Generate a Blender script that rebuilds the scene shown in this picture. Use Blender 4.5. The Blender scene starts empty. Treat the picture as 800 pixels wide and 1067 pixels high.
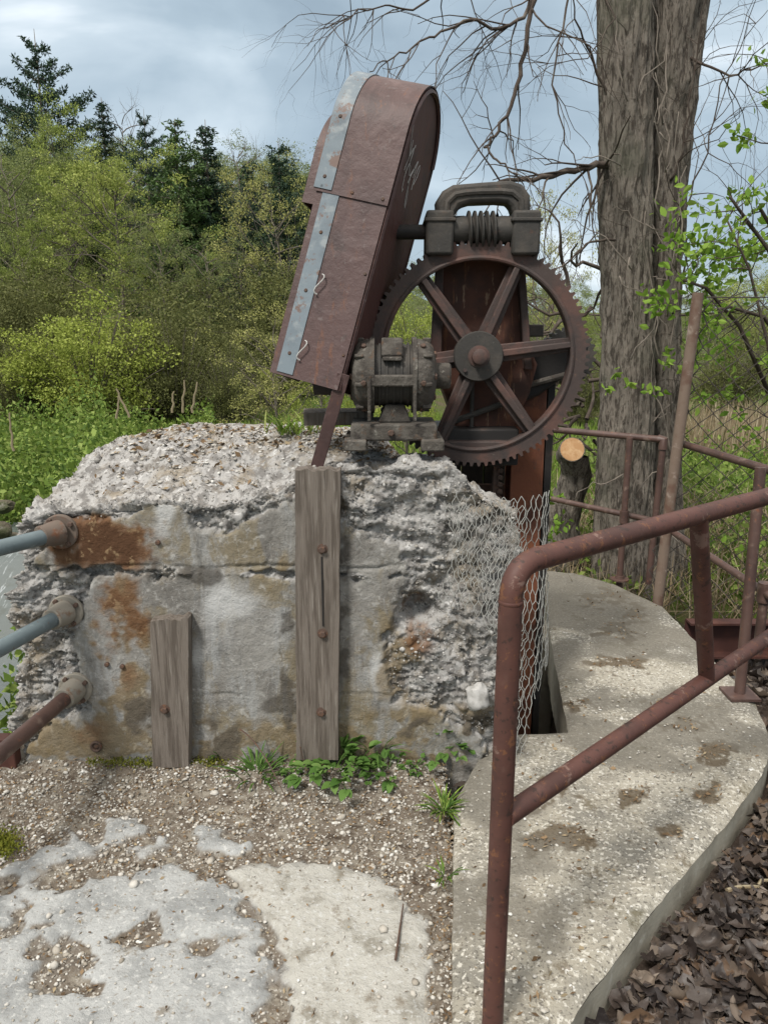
import bpy, bmesh, math, random
import numpy as np
from mathutils import Vector, Matrix, noise as mn
C = bpy.context.scene.collection
scene = bpy.context.scene
PI = math.pi
random.seed(7)
rng = np.random.default_rng(7)

# ------------------------------------------------------------------ camera
CAMZ = 1.6; F = 802.0; TILT = math.atan((533.5-345)/F)
ct, st = math.cos(TILT), math.sin(TILT)
cam_d = bpy.data.cameras.new('camera'); cam = bpy.data.objects.new('camera', cam_d); C.objects.link(cam)
cam.location = (0, 0, CAMZ); cam.rotation_euler = (PI/2-TILT, 0, 0)
cam_d.sensor_fit = 'VERTICAL'; cam_d.sensor_height = 36; cam_d.sensor_width = 27; cam_d.lens = 36*F/1067
cam_d.clip_end = 2000; cam_d.clip_start = 0.02
scene.camera = cam
def ray(px, py):
    x = (px-400)/F; u = -(py-533.5)/F
    return x, ct+u*st, -st+u*ct
def dp(px, py, Y):                      # point seen at a pixel, at distance Y
    x, y, z = ray(px, py); k = Y/y
    return Vector((x*k, Y, CAMZ+z*k))
def gp(px, py, z=0.0):                  # point seen at a pixel, on the level z
    x, y, zz = ray(px, py); k = (z-CAMZ)/zz
    return Vector((x*k, y*k, z))
def proj(P):
    P = np.asarray(P, float); d = P[..., 1]*ct-(P[..., 2]-CAMZ)*st
    u = P[..., 1]*st+(P[..., 2]-CAMZ)*ct
    return 400+F*P[..., 0]/d, 533.5-F*u/d

# ------------------------------------------------------------------ helpers
ORG = {}
def props(o, label=None, cat=None, group=None, kind=None):
    if label: o['label'] = label
    if cat: o['category'] = cat
    if group: o['group'] = group
    if kind: o['kind'] = kind
    return o
def thing(name, label, cat, loc=(0, 0, 0), group=None):
    o = bpy.data.objects.new(name, None); C.objects.link(o); o.location = loc
    o.empty_display_size = .1; ORG[o.name] = Vector(loc)
    return props(o, label, cat, group)
class MB:
    def __init__(s): s.v = []; s.f = []
    def add(s, vs, fs):
        b = len(s.v); s.v += [tuple(p) for p in vs]; s.f += [tuple(b+i for i in f) for f in fs]; return s
    def box(s, c, size, R=None):
        c = Vector(c); h = Vector(size)/2; vs = []
        for x in (-1, 1):
            for y in (-1, 1):
                for z in (-1, 1):
                    p = Vector((x*h.x, y*h.y, z*h.z)); vs.append(c+(R@p if R else p))
        return s.add(vs, [(0, 1, 3, 2), (4, 6, 7, 5), (0, 4, 5, 1), (2, 3, 7, 6), (0, 2, 6, 4), (1, 5, 7, 3)])
    def tube(s, pts, rad, n=10, cap=True, twist=0):
        pts = [Vector(p) for p in pts]; m = len(pts)
        if not hasattr(rad, '__len__'): rad = [rad]*m
        t = [(pts[min(i+1, m-1)]-pts[max(i-1, 0)]) for i in range(m)]
        t = [x.normalized() if x.length > 1e-9 else Vector((0, 0, 1)) for x in t]
        a = Vector((0, 0, 1)) if abs(t[0].z) < .9 else Vector((1, 0, 0))
        u = t[0].cross(a).normalized(); vs = []
        for i in range(m):
            u = (u-t[i]*u.dot(t[i]));  u = u.normalized() if u.length > 1e-6 else t[i].orthogonal().normalized()
            w = t[i].cross(u)
            for k in range(n):
                an = 2*PI*k/n+twist; vs.append(pts[i]+(u*math.cos(an)+w*math.sin(an))*rad[i])
        fs = [(i*n+k, i*n+(k+1) % n, (i+1)*n+(k+1) % n, (i+1)*n+k) for i in range(m-1) for k in range(n)]
        if cap and n > 2: fs += [tuple(range(n-1, -1, -1)), tuple((m-1)*n+k for k in range(n))]
        return s.add(vs, fs)
    def lathe(s, c, axis, prof, n=32):      # prof: (distance along axis, radius)
        c = Vector(c); axis = Vector(axis).normalized()
        return s.tube_exact([c+axis*d for d, r in prof], [max(r, 1e-4) for d, r in prof], axis, n)
    def tube_exact(s, pts, rad, axis, n):
        u = axis.orthogonal().normalized(); w = axis.cross(u); vs = []; m = len(pts)
        for p, r in zip(pts, rad):
            for k in range(n):
                an = 2*PI*k/n; vs.append(p+(u*math.cos(an)+w*math.sin(an))*r)
        fs = [(i*n+k, i*n+(k+1) % n, (i+1)*n+(k+1) % n, (i+1)*n+k) for i in range(m-1) for k in range(n)]
        fs += [tuple(range(n-1, -1, -1)), tuple((m-1)*n+k for k in range(n))]
        return s.add(vs, fs)
    def prism(s, poly, o, a, b, d):         # polygon (p,q) in the plane o+p*a+q*b, pushed along d
        o, a, b, d = map(Vector, (o, a, b, d)); n = len(poly)
        vs = [o+a*p+b*q for p, q in poly]; vs += [v+d for v in vs]
        return s.add(vs, [tuple(range(n-1, -1, -1)), tuple(range(n, 2*n))]+[(i, (i+1) % n, n+(i+1) % n, n+i) for i in range(n)])
    def build(s, name, m, parent=None, origin=None, bevel=0, sharp=35, smooth=True, sub=0):
        return build_np(name, np.array(s.v, float), s.f, m, parent, origin, bevel, sharp, smooth)
def build_np(name, V, faces, m, parent=None, origin=None, bevel=0, sharp=35, smooth=True, attr=None, fix=True):
    org = ORG[parent.name] if parent else Vector(origin or (0, 0, 0))
    V = np.asarray(V, float)-np.array(org)
    me = bpy.data.meshes.new(name)
    if isinstance(faces, np.ndarray):
        k = faces.shape[1]
        me.vertices.add(len(V)); me.vertices.foreach_set('co', V.astype(np.float32).ravel())
        me.loops.add(faces.size); me.loops.foreach_set('vertex_index', faces.astype(np.int32).ravel())
        me.polygons.add(len(faces)); me.polygons.foreach_set('loop_start', np.arange(0, faces.size, k, dtype=np.int32))
        me.update(calc_edges=True); me.validate()
    else:
        me.from_pydata(V.tolist(), [], faces)
        if fix:
            bm = bmesh.new(); bm.from_mesh(me); bmesh.ops.recalc_face_normals(bm, faces=bm.faces); bm.to_mesh(me); bm.free()
    if attr:
        for an, col in attr.items():
            ca = me.color_attributes.new(an, 'FLOAT_COLOR', 'POINT'); ca.data.foreach_set('color', np.asarray(col, np.float32).ravel())
    if smooth:
        me.polygons.foreach_set('use_smooth', [True]*len(me.polygons))
        if sharp: me.set_sharp_from_angle(angle=math.radians(sharp))
    me.materials.append(m)
    o = bpy.data.objects.new(name, me); C.objects.link(o)
    if parent: o.parent = parent
    else: o.location = org
    ORG[o.name] = org
    if bevel:
        b = o.modifiers.new('bevel', 'BEVEL'); b.width = bevel; b.segments = 2; b.limit_method = 'ANGLE'; b.angle_limit = math.radians(40)
    return o
def fbm(p, s=1.0, o=4): return mn.fractal(Vector(p)*s, 1.0, 2.0, o)
def sm(a, b, x):
    t = np.clip((x-a)/(b-a), 0, 1); return t*t*(3-2*t)
def interp(x, xs, ys): return np.interp(x, xs, ys)

# ------------------------------------------------------------------ materials
def mat(name, base, layers=(), rough=.85, bump=(), metallic=0.0, spec=.3, island=None, trans=0, attr=None, disp_coord='Object'):
    m = bpy.data.materials.new(name); m.use_nodes = True
    nt = m.node_tree; N = nt.nodes; L = nt.links; bs = N['Principled BSDF']; out = N['Material Output']
    tc = N.new('ShaderNodeTexCoord'); co = tc.outputs['Object']
    def tex(kind, scale, detail=6, sc=None, ro=.6, dist=0):
        src = co
        if sc:
            mp = N.new('ShaderNodeMapping'); mp.inputs['Scale'].default_value = sc; L.new(src, mp.inputs['Vector']); src = mp.outputs[0]
        if kind == 'crack':
            wn = N.new('ShaderNodeTexNoise'); wn.inputs['Scale'].default_value = scale*1.7; wn.inputs['Detail'].default_value = 6; L.new(src, wn.inputs['Vector'])
            wv = N.new('ShaderNodeVectorMath'); wv.operation = 'SCALE'; wv.inputs['Scale'].default_value = 1.6/scale; L.new(wn.outputs['Color'], wv.inputs[0])
            wa = N.new('ShaderNodeVectorMath'); wa.operation = 'ADD'; L.new(src, wa.inputs[0]); L.new(wv.outputs[0], wa.inputs[1]); src = wa.outputs[0]
        if kind == 'voronoi' or kind == 'crack':
            t = N.new('ShaderNodeTexVoronoi'); t.inputs['Scale'].default_value = scale; L.new(src, t.inputs['Vector'])
            if kind == 'crack': t.feature = 'DISTANCE_TO_EDGE'; return t.outputs['Distance']
            return t.outputs['Color']
        t = N.new('ShaderNodeTexNoise'); t.inputs['Scale'].default_value = scale; t.inputs['Detail'].default_value = detail
        t.inputs['Roughness'].default_value = ro; t.inputs['Distortion'].default_value = dist
        L.new(src, t.inputs['Vector']); return t.outputs['Fac']
    def mix(a, b, fac):
        x = N.new('ShaderNodeMix'); x.data_type = 'RGBA'; x.clamp_factor = True
        if isinstance(fac, float): x.inputs[0].default_value = fac
        else: L.new(fac, x.inputs[0])
        for sock, val in ((x.inputs[6], a), (x.inputs[7], b)):
            if isinstance(val, tuple): sock.default_value = (*val, 1)
            else: L.new(val, sock)
        return x.outputs[2]
    def ramp(src, lo, hi, mx=1.0):
        r = N.new('ShaderNodeMapRange'); r.inputs[1].default_value = lo; r.inputs[2].default_value = hi; r.inputs[4].default_value = mx
        r.interpolation_type = 'SMOOTHSTEP'; L.new(src, r.inputs[0]); return r.outputs[0]
    def attrs(nm, ch):
        a = N.new('ShaderNodeAttribute'); a.attribute_name = nm; s = N.new('ShaderNodeSeparateColor'); L.new(a.outputs['Color'], s.inputs[0]); return s.outputs[ch]
    col = base
    if island:
        g = N.new('ShaderNodeNewGeometry'); r = N.new('ShaderNodeValToRGB'); r.color_ramp.interpolation = 'LINEAR'
        els = r.color_ramp.elements
        while len(els) < len(island): els.new(.5)
        for i, c in enumerate(island): els[i].position = i/(len(island)-1); els[i].color = (*c, 1)
        L.new(g.outputs['Random Per Island'], r.inputs[0]); col = r.outputs[0]
    for ly in layers:
        c, kind, scale, lo, hi = ly[:5]; o = ly[5] if len(ly) > 5 else {}
        if kind == 'attr': f = ramp(attrs(scale[0], scale[1]), lo, hi, o.get('max', 1.0))
        else: f = ramp(tex(kind, scale, o.get('detail', 6), o.get('sc'), o.get('ro', .6), o.get('dist', 0)), lo, hi, o.get('max', 1.0))
        if 'mask' in o:
            mm = N.new('ShaderNodeMath'); mm.operation = 'MULTIPLY'; L.new(f, mm.inputs[0]); a_ = attrs(*o['mask'])
            if o.get('inv'):
                iv = N.new('ShaderNodeMath'); iv.operation = 'SUBTRACT'; iv.inputs[0].default_value = 1; L.new(a_, iv.inputs[1]); a_ = iv.outputs[0]
            L.new(a_, mm.inputs[1]); f = mm.outputs[0]
        col = mix(col, c, f)
    if isinstance(col, tuple): bs.inputs['Base Color'].default_value = (*col, 1)
    else: L.new(col, bs.inputs['Base Color'])
    bs.inputs['Roughness'].default_value = rough; bs.inputs['Metallic'].default_value = metallic; bs.inputs['Specular IOR Level'].default_value = spec
    nrm = None
    for bb in bump:
        kind, scale, strength, dist = bb[:4]; o = bb[4] if len(bb) > 4 else {}
        b = N.new('ShaderNodeBump'); b.inputs['Strength'].default_value = strength; b.inputs['Distance'].default_value = dist
        L.new(tex(kind, scale, o.get('detail', 6), o.get('sc'), o.get('ro', .65)), b.inputs['Height'])
        if nrm: L.new(nrm, b.inputs['Normal'])
        nrm = b.outputs[0]
    if nrm: L.new(nrm, bs.inputs['Normal'])
    if trans:
        t = N.new('ShaderNodeBsdfTranslucent'); mx = N.new('ShaderNodeMixShader'); mx.inputs[0].default_value = trans
        if isinstance(col, tuple): t.inputs[0].default_value = (*col, 1)
        else: L.new(col, t.inputs[0])
        L.new(bs.outputs[0], mx.inputs[1]); L.new(t.outputs[0], mx.inputs[2]); L.new(mx.outputs[0], out.inputs['Surface'])
    return m
M = {}
M['cast'] = mat('cast_iron', (.042, .039, .035), [((.072, .062, .052), 'noise', 9, .45, .7), ((.11, .055, .036), 'noise', 22, .6, .74, {'max': .5}), ((.12, .115, .105), 'noise', 60, .6, .75, {'max': .6})], .72, [('noise', 90, .35, .004), ('noise', 14, .3, .01)], spec=.35)
M['gear'] = mat('rusted_gear_iron', (.058, .041, .036), [((.1, .053, .042), 'noise', 6, .45, .62), ((.045, .035, .032), 'noise', 15, .5, .7), ((.2, .11, .075), 'noise', 40, .62, .78, {'max': .6}), ((.19, .175, .155), 'noise', 75, .64, .76, {'max': .5})], .68, [('noise', 120, .35, .003), ('noise', 25, .25, .006)], spec=.4)
M['motor'] = mat('weathered_motor_iron', (.075, .066, .056), [((.13, .118, .102), 'noise', 11, .46, .66, {'detail': 10, 'ro': .72}), ((.04, .034, .029), 'noise', 17, .48, .62, {'max': .85, 'detail': 9}), ((.11, .065, .04), 'noise', 25, .57, .66, {'max': .65}), ((.24, .225, .195), 'noise', 45, .6, .68, {'max': .6, 'detail': 8})], .85, [('noise', 60, .9, .006, {'detail': 9}), ('noise', 18, .7, .014)])
M['guard'] = mat('weathered_brown_sheet', (.082, .046, .042), [((.05, .029, .027), 'noise', 4, .42, .62, {'sc': (1, 1, .5), 'detail': 9}), ((.135, .085, .078), 'noise', 7, .5, .7, {'max': .7, 'dist': 1, 'detail': 10, 'ro': .72}), ((.15, .062, .032), 'noise', 11, .56, .68, {'max': .75, 'sc': (3, 3, .5), 'detail': 10, 'ro': .72}), ((.2, .17, .16), 'noise', 40, .62, .68, {'max': .3, 'detail': 9}), ((.045, .03, .027), 'noise', 19, .58, .66, {'max': .7, 'detail': 10, 'ro': .75})], .55, [('noise', 6, .3, .025), ('noise', 60, .3, .003, {'detail': 9})], spec=.4)
M['guard_dark'] = mat('rusty_side_sheet', (.085, .04, .034), [((.05, .028, .026), 'noise', 5, .42, .66), ((.15, .055, .03), 'noise', 12, .58, .74, {'max': .7, 'sc': (2, 2, .5)}), ((.3, .25, .24), 'noise', 60, .7, .78, {'max': .5})], .6, [('noise', 7, .25, .02), ('noise', 90, .2, .002)])
M['galv'] = mat('galvanised_strip', (.155, .19, .215), [((.105, .13, .15), 'noise', 6, .4, .7), ((.235, .26, .27), 'noise', 22, .5, .7, {'detail': 9}), ((.14, .075, .05), 'noise', 14, .54, .6, {'max': .85, 'detail': 10, 'ro': .75})], .55, [('noise', 40, .15, .003)], spec=.4)
M['rust'] = mat('red_rust_steel', (.16, .058, .03), [((.07, .03, .021), 'noise', 7, .42, .64), ((.22, .085, .038), 'noise', 16, .55, .75, {'sc': (2, 2, .4)}), ((.06, .045, .04), 'noise', 45, .6, .75)], .75, [('noise', 90, .35, .003), ('noise', 18, .25, .006)])
M['rail'] = mat('brown_painted_rail', (.092, .04, .031), [((.062, .029, .023), 'noise', 6, .42, .64), ((.12, .066, .052), 'noise', 18, .58, .78, {'max': .6}), ((.17, .075, .035), 'noise', 34, .56, .62, {'max': .7, 'detail': 10, 'ro': .75}), ((.033, .02, .016), 'noise', 45, .58, .64, {'max': .8}), ((.2, .13, .105), 'noise', 11, .59, .63, {'max': .7, 'detail': 10, 'ro': .75})], .58, [('noise', 40, .35, .003, {'detail': 9}), ('noise', 300, .25, .001)], spec=.35)
M['rail_old'] = mat('old_worn_rail', (.09, .052, .042), [((.06, .034, .028), 'noise', 8, .42, .64), ((.26, .19, .15), 'noise', 14, .55, .75, {'max': .7}), ((.17, .07, .04), 'noise', 40, .6, .72)], .5, [('noise', 80, .25, .002)], spec=.5)
M['rail_dark'] = mat('dark_rust_steel', (.06, .025, .02), [((.09, .035, .024), 'noise', 7, .45, .65)], .7, [('noise', 60, .3, .003)])
M['pipe_grey'] = mat('grey_blue_pipe_paint', (.125, .16, .17), [((.085, .11, .12), 'noise', 8, .4, .65), ((.22, .26, .27), 'noise', 25, .58, .75), ((.13, .07, .04), 'noise', 30, .66, .72)], .5, [('noise', 100, .15, .001)], spec=.4)
M['flange'] = mat('rusty_flange', (.13, .1, .08), [((.17, .075, .04), 'noise', 18, .5, .68), ((.27, .24, .2), 'noise', 30, .56, .74), ((.06, .045, .04), 'noise', 40, .6, .75)], .8, [('noise', 90, .4, .003)])
M['flange_pale'] = mat('pale_scaled_flange', (.23, .21, .175), [((.17, .1, .06), 'noise', 22, .52, .68), ((.2, .23, .23), 'noise', 14, .56, .74)], .8, [('noise', 90, .4, .003)])
M['wood'] = mat('grey_weathered_timber', (.165, .14, .118), [((.1, .082, .067), 'noise', 14, .42, .62, {'sc': (5, 5, .35), 'detail': 8}), ((.25, .225, .195), 'noise', 20, .55, .75, {'sc': (6, 6, .3)}), ((.12, .065, .035), 'noise', 3, .58, .72, {'max': .6}), ((.03, .024, .02), 'noise', 26, .66, .72, {'sc': (6, 6, .2), 'max': .9})], .9, [('noise', 24, .8, .006, {'sc': (6, 6, .25), 'detail': 8}), ('noise', 80, .3, .002)])
M['rust_dark'] = mat('dark_red_rust_casting', (.085, .036, .024), [((.05, .026, .02), 'noise', 7, .42, .62, {'detail': 9}), ((.17, .075, .038), 'noise', 13, .56, .68, {'sc': (2.5, 2.5, .4), 'detail': 9, 'ro': .72}), ((.3, .2, .13), 'noise', 24, .62, .68, {'sc': (2.5, 2.5, .5), 'max': .6})], .75, [('noise', 70, .4, .003)])
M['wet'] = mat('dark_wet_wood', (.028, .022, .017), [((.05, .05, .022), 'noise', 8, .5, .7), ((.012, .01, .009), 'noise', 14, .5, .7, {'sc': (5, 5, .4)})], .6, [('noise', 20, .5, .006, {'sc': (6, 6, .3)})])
M['wire'] = mat('galvanised_wire', (.34, .34, .315), [((.2, .17, .14), 'noise', 20, .5, .7)], .5, spec=.4)
M['fence_wire'] = mat('rusty_fence_wire', (.06, .05, .044), [((.12, .1, .085), 'noise', 4, .5, .65)], .7)
M['bolt'] = mat('rusty_bolt', (.085, .055, .042), [((.14, .07, .04), 'noise', 60, .5, .7)], .7, [('noise', 150, .4, .002)])
M['dark'] = mat('black_oily_iron', (.02, .018, .017), [((.05, .035, .028), 'noise', 14, .55, .7)], .6, [('noise', 60, .3, .004)])

Z = 'zone'
M['block'] = mat('weathered_concrete', (.25, .24, .22), [
    ((.17, .16, .145), 'noise', 5, .42, .62, {'detail': 10, 'ro': .72}),
    ((.33, .335, .33), 'noise', 3.2, .5, .68, {'sc': (2.2, 1, .45), 'max': .85, 'dist': .8, 'detail': 10, 'ro': .7}),
    ((.2, .165, .105), 'noise', 3.1, .5, .62, {'sc': (1.4, 1, .8), 'max': .8, 'dist': .8, 'detail': 10, 'ro': .74}),
    ((.115, .115, .11), 'noise', 6, .54, .68, {'sc': (2.8, 1, .5), 'max': .75, 'detail': 10, 'ro': .74}),
    ((.11, .1, .085), 'crack', 3.3, .007, .0, {'max': .7, 'mask': (Z, 0), 'inv': 1}),
    ((.42, .41, .385), 'noise', 30, .56, .7, {'max': .6, 'detail': 9}),
    ((.42, .415, .4), 'crack', 6, .016, .0, {'max': .38, 'mask': (Z, 0), 'inv': 1}), ((.5, .5, .49), 'attr', (Z, 2), .1, 1, {'max': .8}),
    ((.36, .35, .335), 'attr', (Z, 0), .2, .8, {'max': .95}),
    ((.15, .14, .13), 'noise', 22, .46, .6, {'mask': (Z, 0), 'max': .8}),
    ((.56, .55, .53), 'noise', 34, .57, .66, {'mask': (Z, 0), 'max': .8}),
    ((.24, .195, .135), 'noise', 5, .5, .64, {'mask': (Z, 0), 'max': .7, 'detail': 9, 'ro': .7}), ((.12, .1, .078), 'noise', 8, .55, .66, {'mask': (Z, 0), 'max': .7, 'detail': 9, 'ro': .7}),
    ((.09, .084, .077), 'noise', 55, .6, .69, {'mask': (Z, 0), 'max': .6}),
    ((.185, .14, .078), 'attr', ('tint', 0), .1, .75, {'max': .8}), ((.4, .36, .28), 'noise', 20, .57, .66, {'mask': ('tint', 0), 'max': .8, 'detail': 9, 'ro': .72}), ((.075, .066, .056), 'attr', ('tint', 1), .15, .8, {'max': .75}),
    ((.15, .075, .036), 'attr', (Z, 1), .12, .7, {'max': .85}),
    ((.07, .035, .02), 'attr', (Z, 1), .55, 1, {'max': .75}),
    ((.3, .21, .12), 'noise', 28, .56, .66, {'mask': (Z, 1), 'max': .8}),
    ((.06, .055, .045), 'noise', 150, .64, .73, {'max': .6})],
    .95, [('noise', 24, .55, .02, {'detail': 9}), ('voronoi', 34, .4, .010), ('noise', 120, .6, .006)], spec=.15)
M['stone'] = mat('pale_stone', (.45, .44, .42), [((.3, .29, .27), 'noise', 20, .45, .65)], .9, [('noise', 40, .5, .006)])
M['path'] = mat('aggregate_concrete', (.33, .305, .25), [
    ((.19, .18, .155), 'noise', 3.5, .42, .64, {'detail': 10, 'ro': .7}), ((.44, .415, .355), 'noise', 2.2, .5, .7, {'max': .7}),
    ((.58, .555, .49), 'noise', 70, .54, .62, {'max': .8, 'detail': 4}), ((.11, .1, .085), 'noise', 90, .55, .64, {'max': .8, 'detail': 4}),
    ((.7, .69, .66), 'noise', 36, .64, .69, {'max': .85, 'detail': 5}), ((.09, .075, .055), 'noise', 42, .64, .69, {'max': .8, 'detail': 6}),
    ((.14, .115, .08), 'noise', 8, .58, .66, {'max': .8, 'detail': 10, 'ro': .72}),
    ((.13, .125, .08), 'noise', 4, .58, .7, {'max': .5, 'detail': 9}),
    ((.1, .075, .047), 'attr', (Z, 0), .2, .9, {'max': .85}), ((.15, .138, .115), 'attr', (Z, 1), .1, .9, {'max': .75})],
    .95, [('noise', 70, .8, .008, {'detail': 5}), ('noise', 12, .4, .012), ('noise', 220, .5, .003)], spec=.12)
M['path_side'] = mat('slab_edge_concrete', (.36, .33, .265), [((.26, .235, .185), 'noise', 6, .42, .64), ((.44, .41, .345), 'noise', 22, .56, .72)], .95, [('noise', 60, .5, .005)], spec=.15)
M['pad'] = mat('worn_pad_concrete', (.15, .125, .098), [
    ((.24, .215, .175), 'noise', 18, .48, .64), ((.075, .058, .043), 'noise', 24, .52, .66), ((.4, .38, .34), 'noise', 80, .56, .66),
    ((.37, .375, .365), 'attr', (Z, 0), .25, .75),
    ((.25, .255, .25), 'noise', 6, .42, .62, {'mask': (Z, 0), 'detail': 9}),
    ((.42, .405, .36), 'attr', (Z, 1), .25, .75, {'max': .8}), ((.24, .225, .19), 'noise', 9, .5, .68, {'mask': (Z, 1), 'detail': 9}),
    ((.5, .5, .48), 'noise', 70, .54, .66, {'mask': (Z, 0), 'max': .75, 'detail': 5}),
    ((.2, .175, .14), 'noise', 85, .6, .7, {'mask': (Z, 0), 'max': .7, 'detail': 3}),
    ((.19, .16, .12), 'noise', 10, .56, .66, {'mask': (Z, 0), 'max': .75, 'detail': 10, 'ro': .74}),
    ((.1, .12, .02), 'attr', (Z, 2), .3, .8)],
    .95, [('noise', 60, .8, .008), ('noise', 14, .6, .02, {'detail': 9}), ('noise', 200, .5, .003)], spec=.15)
M['bark'] = mat('grey_furrowed_bark', (.215, .187, .155), [((.075, .063, .052), 'noise', 15, .46, .57, {'sc': (2.6, 2.6, .55), 'detail': 10, 'ro': .7, 'dist': .6}), ((.26, .235, .2), 'noise', 30, .54, .68, {'sc': (2, 2, .6), 'max': .8}), ((.13, .13, .095), 'noise', 2, .52, .7, {'max': .55})], .95, [('noise', 26, 1.0, .025, {'sc': (2.6, 2.6, .5), 'detail': 10}), ('noise', 70, .7, .006)], spec=.12)
M['twig'] = mat('bare_twig', (.075, .058, .047), [((.13, .11, .09), 'noise', 12, .5, .7)], .9, spec=.2)
M['twig_far'] = mat('far_bare_twig', (.14, .12, .1), [((.2, .18, .15), 'noise', 3, .5, .7)], .95, spec=.1)
M['cutwood'] = mat('fresh_cut_wood', (.4, .23, .11), [((.5, .33, .18), 'noise', 16, .45, .65), ((.32, .17, .07), 'noise', 30, .6, .72)], .85, [('noise', 60, .3, .003)])
M['ground'] = mat('ground_soil_grass', (.062, .083, .02), [((.09, .072, .045), 'noise', 1.1, .48, .62), ((.055, .095, .018), 'noise', .35, .5, .65), ((.14, .115, .075), 'noise', 6, .56, .72, {'max': .7}), ((.03, .025, .018), 'noise', 12, .56, .7, {'max': .6}), ((.045, .034, .027), 'attr', (Z, 0), .2, .8)], .98, [('noise', 12, .7, .05)], spec=.1)
M['water'] = mat('stream_water', (.1, .115, .11), [((.42, .45, .46), 'noise', 5, .58, .7, {'sc': (3, .5, 1)}), ((.08, .09, .08), 'noise', 3, .56, .7)], .2, [('noise', 14, .5, .02)], spec=.5)
def leafm(name, cols, trans=.3, layers=()): return mat(name, cols[0], layers, .7, island=cols, trans=trans, spec=.2)
M['leaf_olive'] = leafm('olive_spring_leaf', [(.140, .187, .041), (.222, .275, .064), (.328, .374, .099)])
M['leaf_yellow'] = leafm('yellow_green_leaf', [(.2, .25, .045), (.29, .34, .065), (.38, .43, .1)])
M['leaf_yellowolive'] = leafm('yellow_olive_leaf', [(.199, .252, .058), (.304, .351, .088), (.409, .439, .129)])
M['leaf_dull'] = leafm('dull_grey_green_leaf', [(.111, .146, .053), (.175, .211, .073), (.252, .275, .105)])
M['leaf_dull2'] = leafm('dark_olive_leaf', [(.088, .099, .035), (.129, .140, .047), (.175, .181, .064)])
M['leaf_pale'] = leafm('pale_new_leaf', [(.24, .25, .07), (.33, .33, .11), (.4, .38, .15)])
M['needle'] = leafm('dark_needle', [(.022, .045, .027), (.036, .066, .038), (.05, .082, .046)], .12)
M['needle_mid'] = leafm('mid_needle', [(.06, .105, .035), (.085, .14, .045), (.11, .17, .055)], .15)
M['leaf_bright'] = leafm('bright_fresh_leaf', [(.13, .24, .03), (.2, .33, .045), (.28, .4, .075)], .4)
M['leaf_weed'] = leafm('weed_leaf', [(.06, .13, .025), (.1, .19, .04), (.16, .26, .07)], .3)
M['grass'] = leafm('meadow_grass', [(.09, .15, .022), (.14, .22, .035), (.2, .29, .05), (.27, .29, .1)], .3)
M['leaf_under'] = leafm('undergrowth_leaf', [(.07, .12, .025), (.12, .19, .035), (.19, .27, .05), (.26, .32, .09)])
M['straw'] = leafm('dry_straw', [(.2, .15, .085), (.28, .22, .14), (.35, .3, .2)], .2)
M['litter'] = mat('dead_leaf_litter', (.06, .04, .03), [((.02, .015, .013), 'noise', 22, .52, .66, {'max': .75, 'detail': 9}), ((.13, .11, .09), 'noise', 60, .6, .7, {'max': .5})], .5, [('noise', 90, .4, .003)], island=[(.016, .012, .011), (.03, .022, .019), (.05, .037, .03), (.036, .028, .024), (.07, .054, .043), (.03, .024, .022), (.12, .075, .045), (.045, .037, .034), (.16, .125, .095), (.06, .042, .03)], spec=.4)
M['crumb'] = mat('brown_debris', (.15, .1, .055), island=[(.07, .045, .025), (.15, .095, .05), (.22, .15, .085), (.3, .24, .15)], rough=.9)
M['pebble'] = mat('gravel', (.4, .37, .32), island=[(.18, .155, .125), (.3, .27, .225), (.4, .37, .32), (.5, .48, .44), (.33, .3, .25), (.64, .63, .59)], layers=[((.2, .17, .13), 'noise', 60, .56, .7, {'max': .5})], rough=.9, spec=.2)
M['aggregate'] = mat('broken_aggregate', (.3, .29, .27), island=[(.09, .085, .08), (.2, .19, .175), (.3, .29, .27), (.38, .37, .35), (.26, .235, .2), (.5, .49, .47)], layers=[((.2, .19, .17), 'noise', 90, .5, .66, {'max': .6})], rough=.9, spec=.2)
M['moss'] = leafm('moss', [(.1, .12, .015), (.16, .17, .02), (.2, .2, .03)], .2)
M['rock'] = mat('bank_rock', (.1, .085, .06), [((.05, .065, .025), 'noise', 3, .45, .65), ((.25, .23, .2), 'noise', 9, .56, .72)], .95, [('noise', 10, .8, .05)])

# ------------------------------------------------------------------ world and light
SUN_EL, SUN_AZ = math.radians(52), math.radians(215)      # azimuth clockwise from +Y
w = bpy.data.worlds.new('World'); scene.world = w; w.use_nodes = True
nt = w.node_tree; N = nt.nodes; L = nt.links; bg = N['Background']
sky = N.new('ShaderNodeTexSky'); sky.sky_type = 'NISHITA'; sky.sun_disc = False; sky.sun_elevation = SUN_EL; sky.sun_rotation = SUN_AZ
tc = N.new('ShaderNodeTexCoord')
def wnoise(scale, sc, loc, detail=5, dist=.6, ro=.55):
    mp = N.new('ShaderNodeMapping'); mp.inputs['Scale'].default_value = sc; mp.inputs['Location'].default_value = loc; L.new(tc.outputs['Generated'], mp.inputs[0])
    t = N.new('ShaderNodeTexNoise'); t.inputs['Scale'].default_value = scale; t.inputs['Detail'].default_value = detail; t.inputs['Distortion'].default_value = dist
    t.inputs['Roughness'].default_value = ro
    L.new(mp.outputs[0], t.inputs[0]); return t.outputs['Fac']
def wramp(src, els):
    r = N.new('ShaderNodeValToRGB'); e = r.color_ramp.elements
    while len(e) < len(els): e.new(.5)
    for i, (p, c) in enumerate(els): e[i].position = p; e[i].color = (*c, 1)
    L.new(src, r.inputs[0]); return r.outputs[0]
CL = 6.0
n1 = wnoise(2.3, (1, 1, 2.2), (.35, .2, .1), 6, .35, .5)
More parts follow.
